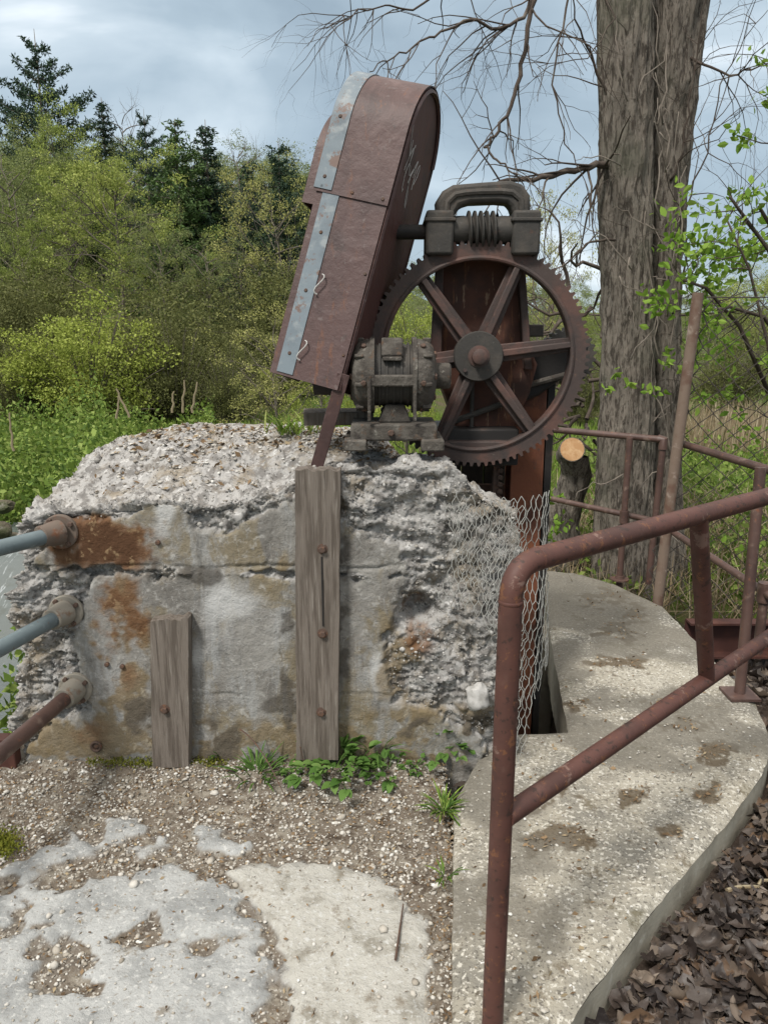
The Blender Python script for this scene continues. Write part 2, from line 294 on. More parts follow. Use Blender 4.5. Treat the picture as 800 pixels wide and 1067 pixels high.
cloud = wramp(n1, [(.36, (.245, .315, .375)), (.5, (.325, .405, .47)), (.60, (.46, .54, .60)), (.70, (.86, .9, .93))])
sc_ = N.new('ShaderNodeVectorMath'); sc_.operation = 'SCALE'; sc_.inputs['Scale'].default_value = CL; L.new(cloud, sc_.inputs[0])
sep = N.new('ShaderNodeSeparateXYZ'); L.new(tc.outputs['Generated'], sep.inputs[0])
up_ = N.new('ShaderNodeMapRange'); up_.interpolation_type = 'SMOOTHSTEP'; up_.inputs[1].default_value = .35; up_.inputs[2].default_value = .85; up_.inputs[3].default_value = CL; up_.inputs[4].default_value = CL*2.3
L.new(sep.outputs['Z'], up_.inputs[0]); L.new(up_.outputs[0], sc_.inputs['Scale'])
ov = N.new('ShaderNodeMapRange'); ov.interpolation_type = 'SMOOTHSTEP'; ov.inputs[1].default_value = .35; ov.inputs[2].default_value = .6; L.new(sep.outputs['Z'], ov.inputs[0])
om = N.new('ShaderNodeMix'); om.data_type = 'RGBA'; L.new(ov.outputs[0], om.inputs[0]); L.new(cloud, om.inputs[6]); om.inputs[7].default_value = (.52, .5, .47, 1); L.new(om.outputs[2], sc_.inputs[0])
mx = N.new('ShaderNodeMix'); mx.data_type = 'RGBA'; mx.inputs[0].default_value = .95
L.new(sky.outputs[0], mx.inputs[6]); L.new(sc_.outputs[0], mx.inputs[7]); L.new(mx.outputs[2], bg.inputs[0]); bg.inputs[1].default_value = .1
sd = bpy.data.lights.new('sun', 'SUN'); sd.energy = 1.5; sd.angle = math.radians(10); sd.color = (1, .96, .9)
so = bpy.data.objects.new('sun', sd); C.objects.link(so)
dv = -Vector((math.sin(SUN_AZ)*math.cos(SUN_EL), math.cos(SUN_AZ)*math.cos(SUN_EL), math.sin(SUN_EL)))
so.rotation_euler = dv.to_track_quat('-Z', 'Y').to_euler(); so.location = (-3, -4, 8)
scene.view_settings.view_transform = 'Standard'; scene.view_settings.look = 'None'; scene.view_settings.gamma = 1; scene.view_settings.exposure = 1.25
scene.render.engine = 'CYCLES'

# ------------------------------------------------------------------ polygons in the picture plane
def pdist(px, py, poly):
    """signed distance in pixels, positive inside"""
    px = np.asarray(px, float); py = np.asarray(py, float); d = np.full(px.shape, 1e9); inside = np.zeros(px.shape, bool)
    n = len(poly)
    for i in range(n):
        x1, y1 = poly[i]; x2, y2 = poly[(i+1) % n]
        dx, dy = x2-x1, y2-y1; l2 = dx*dx+dy*dy
        t = np.clip(((px-x1)*dx+(py-y1)*dy)/l2, 0, 1)
        d = np.minimum(d, np.hypot(px-x1-t*dx, py-y1-t*dy))
        c = ((y1 > py) != (y2 > py)) & (px < (x2-x1)*(py-y1)/((y2-y1) or 1e-9)+x1)
        inside ^= c
    return np.where(inside, d, -d)
def ground_poly(pts, z=0.0): return [tuple(gp(x, y, z)[:2]) for x, y in pts]
nz = lambda P, s, o=4: np.array([mn.fractal(Vector(p)*s, 1.0, 2.0, o) for p in P])
def facets(P, s, tilt, step):
    out = np.empty(len(P))
    for i, p in enumerate(P):
        q = Vector(p)*s; c = mn.voronoi(q)[1][0]; h = mn.cell_vector(c*7.31+Vector((.5, .5, .5)))
        out[i] = ((q-c).dot(h))*tilt+(mn.cell(c*3.17+Vector((9, 2, 4))))*step
    return out
def ridged(P, s, o=4): return np.array([mn.ridged_multi_fractal(Vector(p)*s, 1.0, 2.0, o, 1.0, 2.0) for p in P])

# ------------------------------------------------------------------ ground
def hgt(x, y):
    x = np.asarray(x, float); y = np.asarray(y, float)
    h = np.full(x.shape, -.38)
    h = h+.265*sm(.1, .3, x)*(1-sm(3.2, 4.4, y))
    h = h-sm(-1.7, -3.0, x)*1.1*sm(0, 3, y)*(1-sm(6.0, 9.5, y))
    a = x/np.maximum(y, 1)
    slope = .03+.16*(1-sm(-.22, .12, a))
    h = h+np.where(y > 17, np.minimum((y-17)*slope, 30), 0)
    h = h-1.0*sm(.0, .1, x-.1)*(1-sm(.85, .95, x))*sm(2.72, 2.8, y)*(1-sm(3.9, 4.2, y))
    h = h+.55*sm(4.2, 6.5, y)*sm(.3, 1.0, x)*(1-sm(10, 18, y))*.4
    return h
xs = np.unique(np.concatenate([np.linspace(-3.5, 4, 110), -3.5-np.geomspace(.1, 200, 46), 4+np.geomspace(.1, 200, 46)]))
ys = np.unique(np.concatenate([np.linspace(-3, 6.5, 130), np.linspace(6.6, 20, 60), 20+np.geomspace(.3, 300, 50), -3-np.geomspace(.2, 60, 12)]))
X, Y = np.meshgrid(xs, ys, indexing='ij'); Zg = hgt(X, Y)
P = np.stack([X.ravel(), Y.ravel(), Zg.ravel()], 1)
P[:, 2] += nz(P, .9, 4)*.07*sm(2, 5, np.abs(P[:, 1]-1))
near = np.clip((1-sm(4.2, 5.0, P[:, 1]))*sm(.2, .5, P[:, 0]), 0, 1)
nx, ny = len(xs), len(ys); I = np.arange(nx*ny).reshape(nx, ny)
Fq = np.stack([I[:-1, :-1].ravel(), I[1:, :-1].ravel(), I[1:, 1:].ravel(), I[:-1, 1:].ravel()], 1)
zc = np.zeros((len(P), 4)); zc[:, 0] = near; zc[:, 3] = 1
props(build_np('ground', P, Fq, M['ground'], sharp=0, attr={Z: zc}), 'uneven ground of soil and grass rising to a wooded hillside', 'ground', kind='structure')

# ------------------------------------------------------------------ worn pad in front of the block
SL_A = [(-300, 960), (0, 905), (60, 880), (100, 850), (140, 850), (150, 862), (90, 890), (40, 905), (0, 920)]   # patches of bare slab, seen in the picture
SL = [SL_A, [(-400, 955), (-40, 940), (60, 925), (120, 912), (180, 895), (215, 915), (270, 935), (290, 960), (280, 1000), (275, 1067), (260, 1300), (-400, 1300)],
      [(135, 880), (165, 868), (190, 872), (180, 885), (150, 890)], [(198, 866), (222, 850), (262, 862), (275, 882), (240, 888), (215, 882)]]
SLB = [(240, 905), (275, 890), (330, 895), (390, 905), (425, 935), (450, 965), (448, 1010), (440, 1067), (430, 1300), (290, 1300), (300, 1000), (275, 950)]
MOSS = [(-30, 868), (10, 866), (18, 880), (8, 893), (-30, 893)]
PIT = [(-1.62, 2.1), (-1.32, 2.2), (-1.30, 2.5), (-1.7, 2.5)]
nxp, nyp = 230, 300
px_ = np.linspace(-2.05, gp(474, 900).x, nxp); py_ = np.linspace(-.6, 2.78, nyp)
X, Y = np.meshgrid(px_, py_, indexing='ij'); P = np.stack([X.ravel(), Y.ravel(), np.zeros(X.size)], 1)
n_a = nz(P, 5, 5); n_b = nz(P, 22, 4); n_c = nz(P, 1.6, 3)
def slabmask(polys):
    m = np.full(len(P), -9.0)
    for po in polys: m = np.maximum(m, pdist(P[:, 0], P[:, 1], ground_poly(po)))
    return m
mA = sm(-.03, .035, slabmask(SL)+n_a*.06+n_b*.03); mB = sm(-.03, .035, slabmask([SLB])+n_a*.04+n_b*.022)
holes = sm(.18, .3, nz(P+np.array([3.3, 1.7, 0]), 4.2, 5)); mA *= 1-holes*.9
mm_ = np.maximum(mA, mB)
mo = sm(-.01, .02, slabmask([MOSS])+n_b*.02)
P[:, 2] = -.020+mm_*.018+n_b*.005*(1-mm_)+n_b*.0022+n_a*.004+n_c*.008+sm(2.35, 2.62, P[:, 1])*.035*(1+n_a*.5)+mo*.012
edge = sm(-1.45, -1.95, P[:, 0]); P[:, 2] -= edge*.1*(1+n_a)
zc = np.stack([mm_, mB, mo, np.ones(len(P))], 1)
I = np.arange(nxp*nyp).reshape(nxp, nyp); Fq = np.stack([I[:-1, :-1].ravel(), I[1:, :-1].ravel(), I[1:, 1:].ravel(), I[:-1, 1:].ravel()], 1)
skirt = [(P[:, :], None)]
b = len(P); rim = np.concatenate([I[:, 0], I[-1, 1:], I[-2::-1, -1], I[0, -2:0:-1]]); low = P[rim].copy(); low[:, 2] = -.6
P2 = np.concatenate([P, low]); zc2 = np.concatenate([zc, np.tile([0, 0, 0, 1], (len(low), 1))]); k = len(rim); ar = np.arange(k)
Fq = np.concatenate([Fq, np.stack([rim, b+ar, b+(ar+1) % k, rim[(ar+1) % k]], 1)])
props(build_np('pavement', P2, Fq, M['pad'], sharp=0, attr={Z: zc2}), 'worn concrete pad with gravel and soil in front of the block', 'pavement', kind='structure')
PADH = (px_, py_, P[:, 2].reshape(nxp, nyp), mm_.reshape(nxp, nyp))
def padz(x, y):
    i = np.clip(np.searchsorted(px_, x), 0, nxp-1); j = np.clip(np.searchsorted(py_, y), 0, nyp-1); return PADH[2][i, j], PADH[3][i, j]

# gravel stones lying on the pad
def ico():
    t = (1+5**.5)/2; v = np.array([(-1, t, 0), (1, t, 0), (-1, -t, 0), (1, -t, 0), (0, -1, t), (0, 1, t), (0, -1, -t), (0, 1, -t), (t, 0, -1), (t, 0, 1), (-t, 0, -1), (-t, 0, 1)], float)
    f = np.array([(0, 11, 5), (0, 5, 1), (0, 1, 7), (0, 7, 10), (0, 10, 11), (1, 5, 9), (5, 11, 4), (11, 10, 2), (10, 7, 6), (7, 1, 8), (3, 9, 4), (3, 4, 2), (3, 2, 6), (3, 6, 8), (3, 8, 9), (4, 9, 5), (2, 4, 11), (6, 2, 10), (8, 6, 7), (9, 8, 1)])
    return v/np.linalg.norm(v[0]), f
IV, IF = ico()
def pebbles(pts, size, flat=.6):
    n = len(pts); V = np.tile(IV[None], (n, 1, 1))*(1+rng.uniform(-.28, .28, (n, 12, 1)))
    V *= np.stack([rng.uniform(.7, 1.3, n), rng.uniform(.5, 1.0, n), rng.uniform(flat*.6, flat*1.3, n)], 1)[:, None, :]
    a = rng.uniform(0, 2*PI, n); c, s = np.cos(a)[:, None], np.sin(a)[:, None]
    x = V[..., 0]*c-V[..., 1]*s; y = V[..., 0]*s+V[..., 1]*c; V[..., 0] = x; V[..., 1] = y
    V = V*np.asarray(size)[:, None, None]+np.asarray(pts)[:, None, :]
    Fs = (IF[None]+12*np.arange(n)[:, None, None]).reshape(-1, 3)
    return V.reshape(-1, 3), Fs
pts = []; sz = []
while len(pts) < 14500:
    x = random.uniform(-1.75, .24); y = random.uniform(.7, 2.62)
    if y > 1.75 and random.random() < .35: y = random.uniform(2.0, 2.62)
    z, m_ = padz(x, y); dens = .05 if m_ > .5 else .85
    d2 = mn.noise(Vector((x*6, y*6, 3))); dens *= .5+.9*max(0, d2+.45)
    if random.random() > dens: continue
    s = random.choice((.0024, .0028, .0032, .0038, .0045, .0055, .0075)) * random.uniform(.8, 1.3)
    if random.random() < .02: s *= 1.7
    pts.append((x, y, z+s*.25)); sz.append(s)
V, Fs = pebbles(np.array(pts), np.array(sz))
props(build_np('gravel', V, Fs, M['pebble'], sharp=0, smooth=False), 'loose pale gravel scattered over the worn pad', 'gravel', kind='stuff')
# brown leaf crumbs and needles
def flakes(pts, size, up=.5):
    n = len(pts); d = rng.normal(size=(n, 3)); d[:, 2] *= up; d /= np.linalg.norm(d, axis=1)[:, None]
    e = rng.normal(size=(n, 3)); e[:, 2] *= up; e -= d*(e*d).sum(1)[:, None]; e /= np.linalg.norm(e, axis=1)[:, None]
    L_ = (np.asarray(size)*rng.uniform(.6, 1.5, n))[:, None]; W_ = L_*rng.uniform(.2, .6, (n, 1)); p = np.asarray(pts)
    V = np.stack([p-d*L_, p+e*W_+[0, 0, .002], p+d*L_, p-e*W_], 1).reshape(-1, 3)
    return V, np.arange(4*n).reshape(n, 4)
pts = []
while len(pts) < 5200:
    x = random.uniform(-1.6, .24); y = random.uniform(.8, 2.62); z, m_ = padz(x, y)
    strip = max(0, 1-abs(x-.2)/.07)
    if random.random() > (.03 if m_ > .5 else .3)+strip*.7: continue
    pts.append((x, y, z+random.uniform(.002, .010)))
V, Fs = flakes(pts, np.full(len(pts), .0065), .3)
props(build_np('leaf_crumbs', V, Fs, M['crumb'], smooth=False), 'brown leaf crumbs and needles mixed into the gravel', 'debris', kind='stuff')

# ------------------------------------------------------------------ concrete walkway slab
PT = .03
WALK = [(470, 1067), (473, 835), (498, 790), (522, 764), (592, 760), (583, 715), (574, 668), (568, 622), (556, 592), (600, 596), (640, 607), (690, 630), (722, 664), (748, 690), (782, 722), (797, 752), (803, 778), (793, 806), (754, 859), (689, 935), (640, 998), (588, 1067)]
wp = [gp(x, y, PT).xy for x, y in WALK]
f0, f1 = wp[-1], wp[-2]; dirn = (f0-f1).normalized(); wp = wp+[f0+dirn*1.6]; wp = [Vector((wp[0].x, -.3))]+wp
dense = []
for i in range(len(wp)):
    a, b_ = wp[i], wp[(i+1) % len(wp)]; n = max(2, int((b_-a).length/.03))
    for k in range(n):
        p = a.lerp(b_, k/n); q = Vector((p.x*9, p.y*9, 0)); dense.append(Vector((p.x+mn.noise(q)*.004+mn.noise(q*5)*.004, p.y+mn.noise(q+Vector((5, 5, 5)))*.005)))
bm = bmesh.new(); n = len(dense)
# top as a fine grid cut by the outline
from mathutils import geometry as mg
xa, xb = min(p.x for p in dense), max(p.x for p in dense); ya, yb = min(p.y for p in dense), max(p.y for p in dense)
PO = [tuple(p) for p in dense]
gx, gy = np.meshgrid(np.arange(xa, xb, .021), np.arange(ya, yb, .021), indexing='ij'); gx = gx.ravel()+rng.uniform(-.005, .005, gx.size); gy = gy.ravel()+rng.uniform(-.005, .005, gy.size)
ins = pdist(gx, gy, PO) > .022
cpts = [Vector(p) for p in dense]+[Vector((x, y)) for x, y in zip(gx[ins], gy[ins])]
vo, eo, fo, *_ = mg.delaunay_2d_cdt(cpts, [(i, (i+1) % n) for i in range(n)], [], 1, 1e-6)
TV = np.array([(p.x, p.y, 0) for p in vo]); dd = pdist(TV[:, 0], TV[:, 1], PO)
TV[:, 2] = PT-.014*(1-sm(-.001, .03, np.abs(dd)))+nz(TV, 7, 3)*.004+nz(TV, 1.5, 2)*.008
STAIN = [(430, 437, 20), (545, 720, 9), (660, 828, 16), (580, 820, 18), (595, 872, 22), (545, 840, 14), (655, 690, 14), (660, 640, 12), (640, 620, 16), (690, 735, 14), (745, 785, 18), (715, 755, 14), (735, 825, 16), (700, 870, 10), (640, 655, 13), (625, 690, 10), (615, 628, 12), (650, 662, 10), (560, 880, 14), (665, 760, 10), (600, 735, 10)]
stn = np.zeros(len(TV)); tx, ty = proj(TV); jit = nz(TV, 16, 5)*26
for sx, sy, sr in STAIN: stn = np.maximum(stn, sm(-2.5, 3.5, sr-np.hypot(tx-sx, (ty-sy)*1.9)+jit))
dk = sm(-.15, .3, nz(TV, 2.0, 4)+(TV[:, 1]-2.6)*.16)
props(build_np('path', TV, [tuple(f) for f in fo], M['path'], sharp=0, attr={Z: np.stack([stn, dk, 0*stn, 1+0*stn], 1)}), 'speckled concrete walkway slab curving past the block', 'path', kind='structure')
path_o = bpy.data.objects['path']
sb = MB(); top = [(p.x, p.y, PT-.015) for p in dense]; lo = [(p.x*1.0, p.y, PT-.26) for p in dense]
sb.add(top+lo, [(i, (i+1) % n, n+(i+1) % n, n+i) for i in range(n)])
sb.build('slab_edge', M['path_side'], path_o, sharp=0)
# debris heaps on the slab
pts = []
for sx, sy, sr in STAIN:
    for k in range(int(sr*1.7)):
        a = random.uniform(0, 2*PI); r = sr*math.sqrt(random.random())*1.1; p = gp(sx+r*math.cos(a), sy+r*math.sin(a)/1.9, PT)
        pts.append((p.x, p.y, PT+random.uniform(.003, .008)))
for k in range(420):
    p = gp(random.uniform(480, 790), random.uniform(610, 1060), PT)
    if pdist(p.x, p.y, PO) > .02: pts.append((p.x, p.y, PT+.006))
V, Fs = flakes(pts, np.full(len(pts), .008), .25)
props(build_np('dry_moss_debris', V, Fs, M['crumb'], smooth=False), 'small heaps of dry brown moss and leaf bits on the walkway', 'debris', kind='stuff')
pts = []; sz = []
for k in range(900):
    p = gp(random.uniform(475, 790), random.uniform(640, 1060), PT)
    if pdist(p.x, p.y, PO) > .02: pts.append((p.x, p.y, PT+.003)); sz.append(random.choice((.003, .004, .005, .007)))
V, Fs = pebbles(np.array(pts), np.array(sz), .4)
props(build_np('grit', V, Fs, M['pebble'], smooth=False), 'fine pale grit and chips on the walkway', 'grit', kind='stuff')

# ------------------------------------------------------------------ dead leaves beside the slab
def curled(n, P, size):
    V = []; us = np.linspace(-1, 1, 9); base = []
    for u in us:
        wd = max(1-u*u, 0)**.6*(.40-.08*u)+.02
        for v in (-1, -.5, 0, .5, 1): base.append((u, v*wd, 0))
    base = np.array(base)
    for i in range(n):
        s = size*random.choice((.5, .7, .85, 1.0, 1.1, 1.3)); b = base.copy(); b[:, 1] *= random.uniform(.7, 1.4)*(1+random.uniform(0, .5)*np.sin(b[:, 0]*random.uniform(5, 10)+random.uniform(0, 6))); y0 = b[:, 1].copy()
        b[:, 1] += .22*np.sin(b[:, 0]*random.uniform(.5, 2.5)+random.uniform(-1, 1))+.06*np.sin(b[:, 0]*9+i)*np.sign(y0)*(np.abs(y0) > .1)
        b[:, 2] += np.abs(y0)*random.uniform(-.1, .9)+(y0**2)*random.uniform(-.8, 2.4)+b[:, 0]**2*random.uniform(-.35, .55)+.05*np.sin(b[:, 0]*5+i)+.05*np.sin(y0*9+i*2)
        R = Matrix.Rotation(random.uniform(0, 2*PI), 3, 'Z')@Matrix.Rotation(random.gauss(0, .32), 3, 'X')@Matrix.Rotation(random.gauss(0, .28), 3, 'Y')
        if random.random() < .4: R = R@Matrix.Rotation(PI, 3, 'X')
        V.append(b*s@np.array(R).T+np.array(P[i]))
    k = np.array([(r*5+c, r*5+c+5, r*5+c+6, r*5+c+1) for r in range(8) for c in range(4)])
    Fs = (k[None]+45*np.arange(n)[:, None, None]).reshape(-1, 4)
    return np.concatenate(V), Fs
pts = []
while len(pts) < 8000:
    x = random.uniform(.25, 3.2); y = random.uniform(.4, 4.6)
    if random.random() < .6: x = random.uniform(.3, 2.0); y = random.uniform(.7, 2.8)
    if pdist(x, y, PO) > -.03: continue
    if x < .95 and y > 2.6: continue
    if x < .2: continue
    pts.append((x, y, float(hgt(x, y))+.015+random.random()*.05))
V, Fs = curled(len(pts), pts, .034)
props(build_np('leaf_litter', V, Fs, M['litter'], sharp=0), 'deep dark dead leaves lying below the walkway edge', 'leaf litter', kind='stuff')
pts = []
while len(pts) < 5000:
    x = random.uniform(.3, 2.4); y = random.uniform(.7, 3.4)
    if pdist(x, y, PO) > -.01 or (x < .95 and y > 2.6): continue
    pts.append((x, y, float(hgt(x, y))+.03+random.random()*.04))
V, Fs = flakes(pts, np.full(len(pts), .012), .4)
props(build_np('leaf_fragments', V, Fs, M['litter'], smooth=False), 'broken bits of dead leaves and stems among the leaf litter', 'leaf litter', kind='stuff')
def stick(name, a, b, r, label, m):
    t = MB(); a, b = Vector(a), Vector(b); pts = [a.lerp(b, k/6)+Vector((random.uniform(-1, 1), random.uniform(-1, 1), random.uniform(-.3, .3)))*.012*(0 < k < 6) for k in range(7)]
    t.tube(pts, [r*(1-.5*k/6) for k in range(7)], 7); props(t.build(name, m, origin=a), label, 'stick')
zl = -.06
stick('dry_stick', gp(757, 928, zl), gp(812, 915, zl), .008, 'pale dry stick on the dead leaves at the right edge', M['straw'])
stick('dry_stick', gp(785, 905, zl), gp(815, 893, zl), .006, 'shorter thin pale stick above the other on the dead leaves', M['straw'])

# ------------------------------------------------------------------ concrete block
YF, YB, ZB, X0, X1 = 2.62, 3.62, -.25, -1.36, .50
SMOOTH = [[(28, 592), (48, 566), (62, 548), (105, 545), (150, 527), (172, 524), (190, 530), (206, 545), (228, 549), (262, 541), (285, 532), (312, 514), (352, 522), (362, 548), (398, 566), (418, 580), (425, 598), (380, 600), (200, 594)],
          [(92, 600), (200, 600), (420, 602), (414, 625), (402, 655), (398, 690), (410, 735), (455, 745), (500, 765), (520, 830), (15, 830), (28, 780), (62, 752), (92, 738), (80, 700), (74, 672), (82, 630)]]
def box_grid(res):
    V = []; Fs = []
    def face(o, a, b, na, nb):
        b0 = sum(len(v) for v in V); u = np.linspace(0, 1, na); v = np.linspace(0, 1, nb); U, W_ = np.meshgrid(u, v, indexing='ij')
        V.append(np.array(o)+U.ravel()[:, None]*np.array(a)+W_.ravel()[:, None]*np.array(b))
        I = np.arange(na*nb).reshape(na, nb)+b0; Fs.append(np.stack([I[:-1, :-1].ravel(), I[1:, :-1].ravel(), I[1:, 1:].ravel(), I[:-1, 1:].ravel()], 1))
    lx, ly, lz = X1-X0, YB-YF, 1.2-ZB; nx, ny, nz_ = int(lx/res), int(ly/res), int(lz/res)
    face((X0, YF, ZB), (lx, 0, 0), (0, 0, lz), nx, nz_); face((X0, YF, 1.2), (lx, 0, 0), (0, ly, 0), nx, ny)
    face((X1, YF, ZB), (0, ly, 0), (0, 0, lz), ny, nz_); face((X0, YB, ZB), (0, -ly, 0), (0, 0, lz), ny, nz_)
    face((X1, YB, ZB), (-lx, 0, 0), (0, 0, lz), nx, nz_)
    return np.concatenate(V), np.concatenate(Fs)
B, BF = box_grid(.0068)
def ztop(x, y):
    lip = interp(x, [-1.36, -1.2, -.95, -.62, -.38, -.25, -.1, .1, .26, .32, .40, .5], [.96, 1.0, 1.02, 1.02, 1.07, 1.14, 1.16, 1.16, 1.155, 1.10, 1.04, 1.0])
    back = interp(x, [-1.36, -1.2, -1.0, -.7, .05, .24, .32, .40, .5], [1.08, 1.14, 1.18, 1.19, 1.18, 1.16, 1.08, 1.0, .95])
    t = sm(0, .62, (y-YF)); t = .35*t+.65*np.clip((y-YF)/.55, 0, 1)
    return lip+(back-lip)*t
w_ = lambda d, r=.05: np.clip(1-d/r, 0, 1)
nrm = np.stack([w_(X1-B[:, 0])-w_(B[:, 0]-X0), w_(YB-B[:, 1])-w_(B[:, 1]-YF), w_(1.2-B[:, 2])], 1); nrm /= np.maximum(np.linalg.norm(nrm, axis=1), 1e-6)[:, None]
Q = B.copy(); zf = (B[:, 2]-ZB)/(1.2-ZB)
Q[:, 2] = ZB+zf*(ztop(B[:, 0], B[:, 1])-ZB)
fx = (B[:, 0]-X0)/(X1-X0)
xl = -1.41+.12*np.clip(Q[:, 2], 0, 1.1)
xr = interp(Q[:, 2], [0, .3, .5, .9, 1.1], [.50, .49, .48, .49, .45])-.27*sm(2.78, 2.86, B[:, 1])
Q[:, 0] = xl+fx*(xr-xl)
front = B[:, 1] < YF+1e-4; 
vx, vy = proj(np.stack([Q[:, 0], np.full(len(Q), YF), Q[:, 2]], 1))
msd = np.full(len(Q), -1e9)
for po in SMOOTH: msd = np.maximum(msd, pdist(vx, vy, po))
n1_ = nz(Q, 6, 5); n2_ = nz(Q, 26, 5); rg = ridged(Q*np.array([1, 1, 1.5]), 3.6, 6); rg2 = ridged(Q+5, 11, 4)
smooth_m = sm(-1.5, 2.5, msd+n1_*9+n2_*5)*np.where(B[:, 1] < YF+.02, 1, 0)
smooth_m[B[:, 2] > 1.19] = 0
brk = 1-smooth_m
# horizontal lift lines of the old formwork
zc1 = .785+nz(Q*np.array([1, 0, 0]), 4, 4)*.012; zc2_ = .288+nz(Q*np.array([1, 0, 0])+3, 4, 4)*.012
crk = np.maximum(1-sm(.003, .008, np.abs(Q[:, 2]-zc1)), (1-sm(.003, .008, np.abs(Q[:, 2]-zc2_)))*.7)*front
for cx, z0, z1, sd_ in ((-.42, .78, 1.02, 1), (-.28, .36, .53, 7), (-.47, .0, .2, 12), (.22, .8, .95, 5)):
    wob = nz(np.stack([np.zeros(len(Q)), np.zeros(len(Q)), Q[:, 2]], 1)+sd_, 9, 4)*.03
    crk = np.maximum(crk, (1-sm(.002, .007, np.abs(Q[:, 0]-cx-wob)))*(Q[:, 2] > z0)*(Q[:, 2] < z1)*front*.8)
Wp = Q+np.stack([n1_, n2_, n1_*n2_], 1)*.03
use = np.nonzero((brk > .02) & (B[:, 1] < YB-.01) & (Q[:, 2] > -.1))[0]; fc = np.zeros(len(Q)); Wu = Wp[use]
fc[use] = facets(Wu*np.array([1, 1, 1.5]), 9, .022, .016)+facets(Wu*np.array([1, 1, 1.4])+3.3, 22, .012, .008)+facets(Wu+7.1, 48, .007, .004)
topm = np.where(B[:, 2] > 1.19, 1.0, 0.0)*sm(.0, .12, B[:, 1]-YF)*sm(0, .1, B[:, 0]-X0); side_r = sm(-.1, .1, Q[:, 0])*(1-topm)
disp = smooth_m*(n1_*.003+n2_*.0012)+brk*(-.020+(rg-1.1)*(.018-.011*side_r)+fc*(1-.25*side_r-.45*topm)+n1_*(.024-.006*side_r-.004*topm)+n2_*.004)
strat = np.abs(((Q[:, 2]*9+nz(Q, 2.5, 3)*1.6) % 1)-.5)
disp += brk*np.where(B[:, 2] < 1.19, (strat-.25)*.03, 0)*sm(.3, .8, Q[:, 2])
crk *= np.clip(.35+nz(Q+11, 3.0, 4)*1.6, .05, 1); disp -= crk*.010
hole = np.exp(-(((vx-436)/19)**2+((vy-637)/15)**2)**2)*front; disp -= hole*.10
hole2 = np.exp(-(((vx-462)/28)**2+((vy-612)/22)**2))*front; disp -= hole2*.03
hole3 = np.exp(-(((vx-330)/14)**2+((vy-735)/70)**2)**2)*0
bx = sm(.30, .46, Q[:, 0])*brk*front; disp -= bx*.03*(1+n1_)
Q += nrm*disp[:, None]
# loose slump along the right foot
rust = np.zeros(len(Q)); blot = lambda cx, cy, rx, ry: np.exp(-(((vx-cx)/rx)**2+((vy-cy)/ry)**2))
rust = np.maximum.reduce([blot(108, 566, 56, 26)*1.5, blot(75, 570, 30, 18), blot(140, 640, 22, 45)*.7, blot(112, 650, 20, 70)*.75, hole*.62, blot(438, 655, 20, 24)*.9, blot(72, 650, 18, 20)*.5, blot(95, 760, 30, 20)*.35, blot(333, 770, 30, 20)*.2, blot(120, 700, 30, 30)*.45])*(.75+n1_*1.3+n2_*.5)*front
white = np.maximum.reduce([blot(172, 545, 14, 30), blot(395, 695, 10, 26), blot(262, 560, 22, 14)*.7, blot(245, 640, 40, 40)*.7, blot(205, 690, 10, 30)*.5, blot(285, 660, 20, 40)*.5])*(.8+n1_*1.4)*front*smooth_m
zc = np.stack([np.clip(brk, 0, 1), np.clip(rust, 0, 1), np.clip(white, 0, 1), np.ones(len(Q))], 1)
bm = bmesh.new()
key = {}; 
rk = np.round(B, 4); _, first, inv = np.unique(rk, axis=0, return_index=True, return_inverse=True); inv = inv.ravel()
Qm = Q[first]; zm = zc[first]
blotp = lambda cx, cy, rx, ry: np.exp(-(((vx-cx)/rx)**2+((vy-cy)/ry)**2)**1.5)
jx = .55+n1_*2.2+n2_*1.0
och = np.maximum.reduce([blotp(122, 690, 38, 85), blotp(60, 775, 50, 28), blotp(250, 775, 330, 24)*.9, blotp(445, 768, 90, 30), blotp(125, 555, 42, 30)*.9, blotp(290, 600, 22, 26)*.8, blotp(415, 690, 24, 50)*.7])*jx*front
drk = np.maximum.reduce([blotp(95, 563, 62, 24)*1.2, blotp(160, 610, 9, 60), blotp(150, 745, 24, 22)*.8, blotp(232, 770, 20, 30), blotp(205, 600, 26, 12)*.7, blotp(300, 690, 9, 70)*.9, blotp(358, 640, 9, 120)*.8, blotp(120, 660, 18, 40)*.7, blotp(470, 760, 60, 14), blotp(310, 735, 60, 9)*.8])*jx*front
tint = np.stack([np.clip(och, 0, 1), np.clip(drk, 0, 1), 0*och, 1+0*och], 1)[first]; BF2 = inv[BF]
bm.free()
blk = build_np('concrete_block', Qm, BF2, M['block'], origin=(-.4, 3.0, 0), sharp=0, attr={Z: zm, 'tint': tint})
props(blk, 'massive crumbling grey concrete block that carries the rusty hoist', 'concrete block')
rs_ = np.random.default_rng(4)
fcen = Qm[BF2].mean(1); fb_ = zm[BF2][:, :, 0].mean(1); fn = np.cross(Qm[BF2[:, 2]]-Qm[BF2[:, 0]], Qm[BF2[:, 3]]-Qm[BF2[:, 1]]); ar_ = np.linalg.norm(fn, axis=1); fn /= np.maximum(ar_, 1e-9)[:, None]
ok = (fb_ > .7) & (fcen[:, 2] > -.02) & (fcen[:, 1] < 3.5) & ((fn[:, 1] < .3) | (fn[:, 2] > .4))
wt = np.where(ok, ar_*(1+1.2*(fcen[:, 1] < 2.72)), 0); pick = rs_.choice(len(fcen), 9000, p=wt/wt.sum())
tri = rs_.random((len(pick), 2))-.5; ev1 = Qm[BF2[pick, 1]]-Qm[BF2[pick, 0]]; ev2 = Qm[BF2[pick, 3]]-Qm[BF2[pick, 0]]
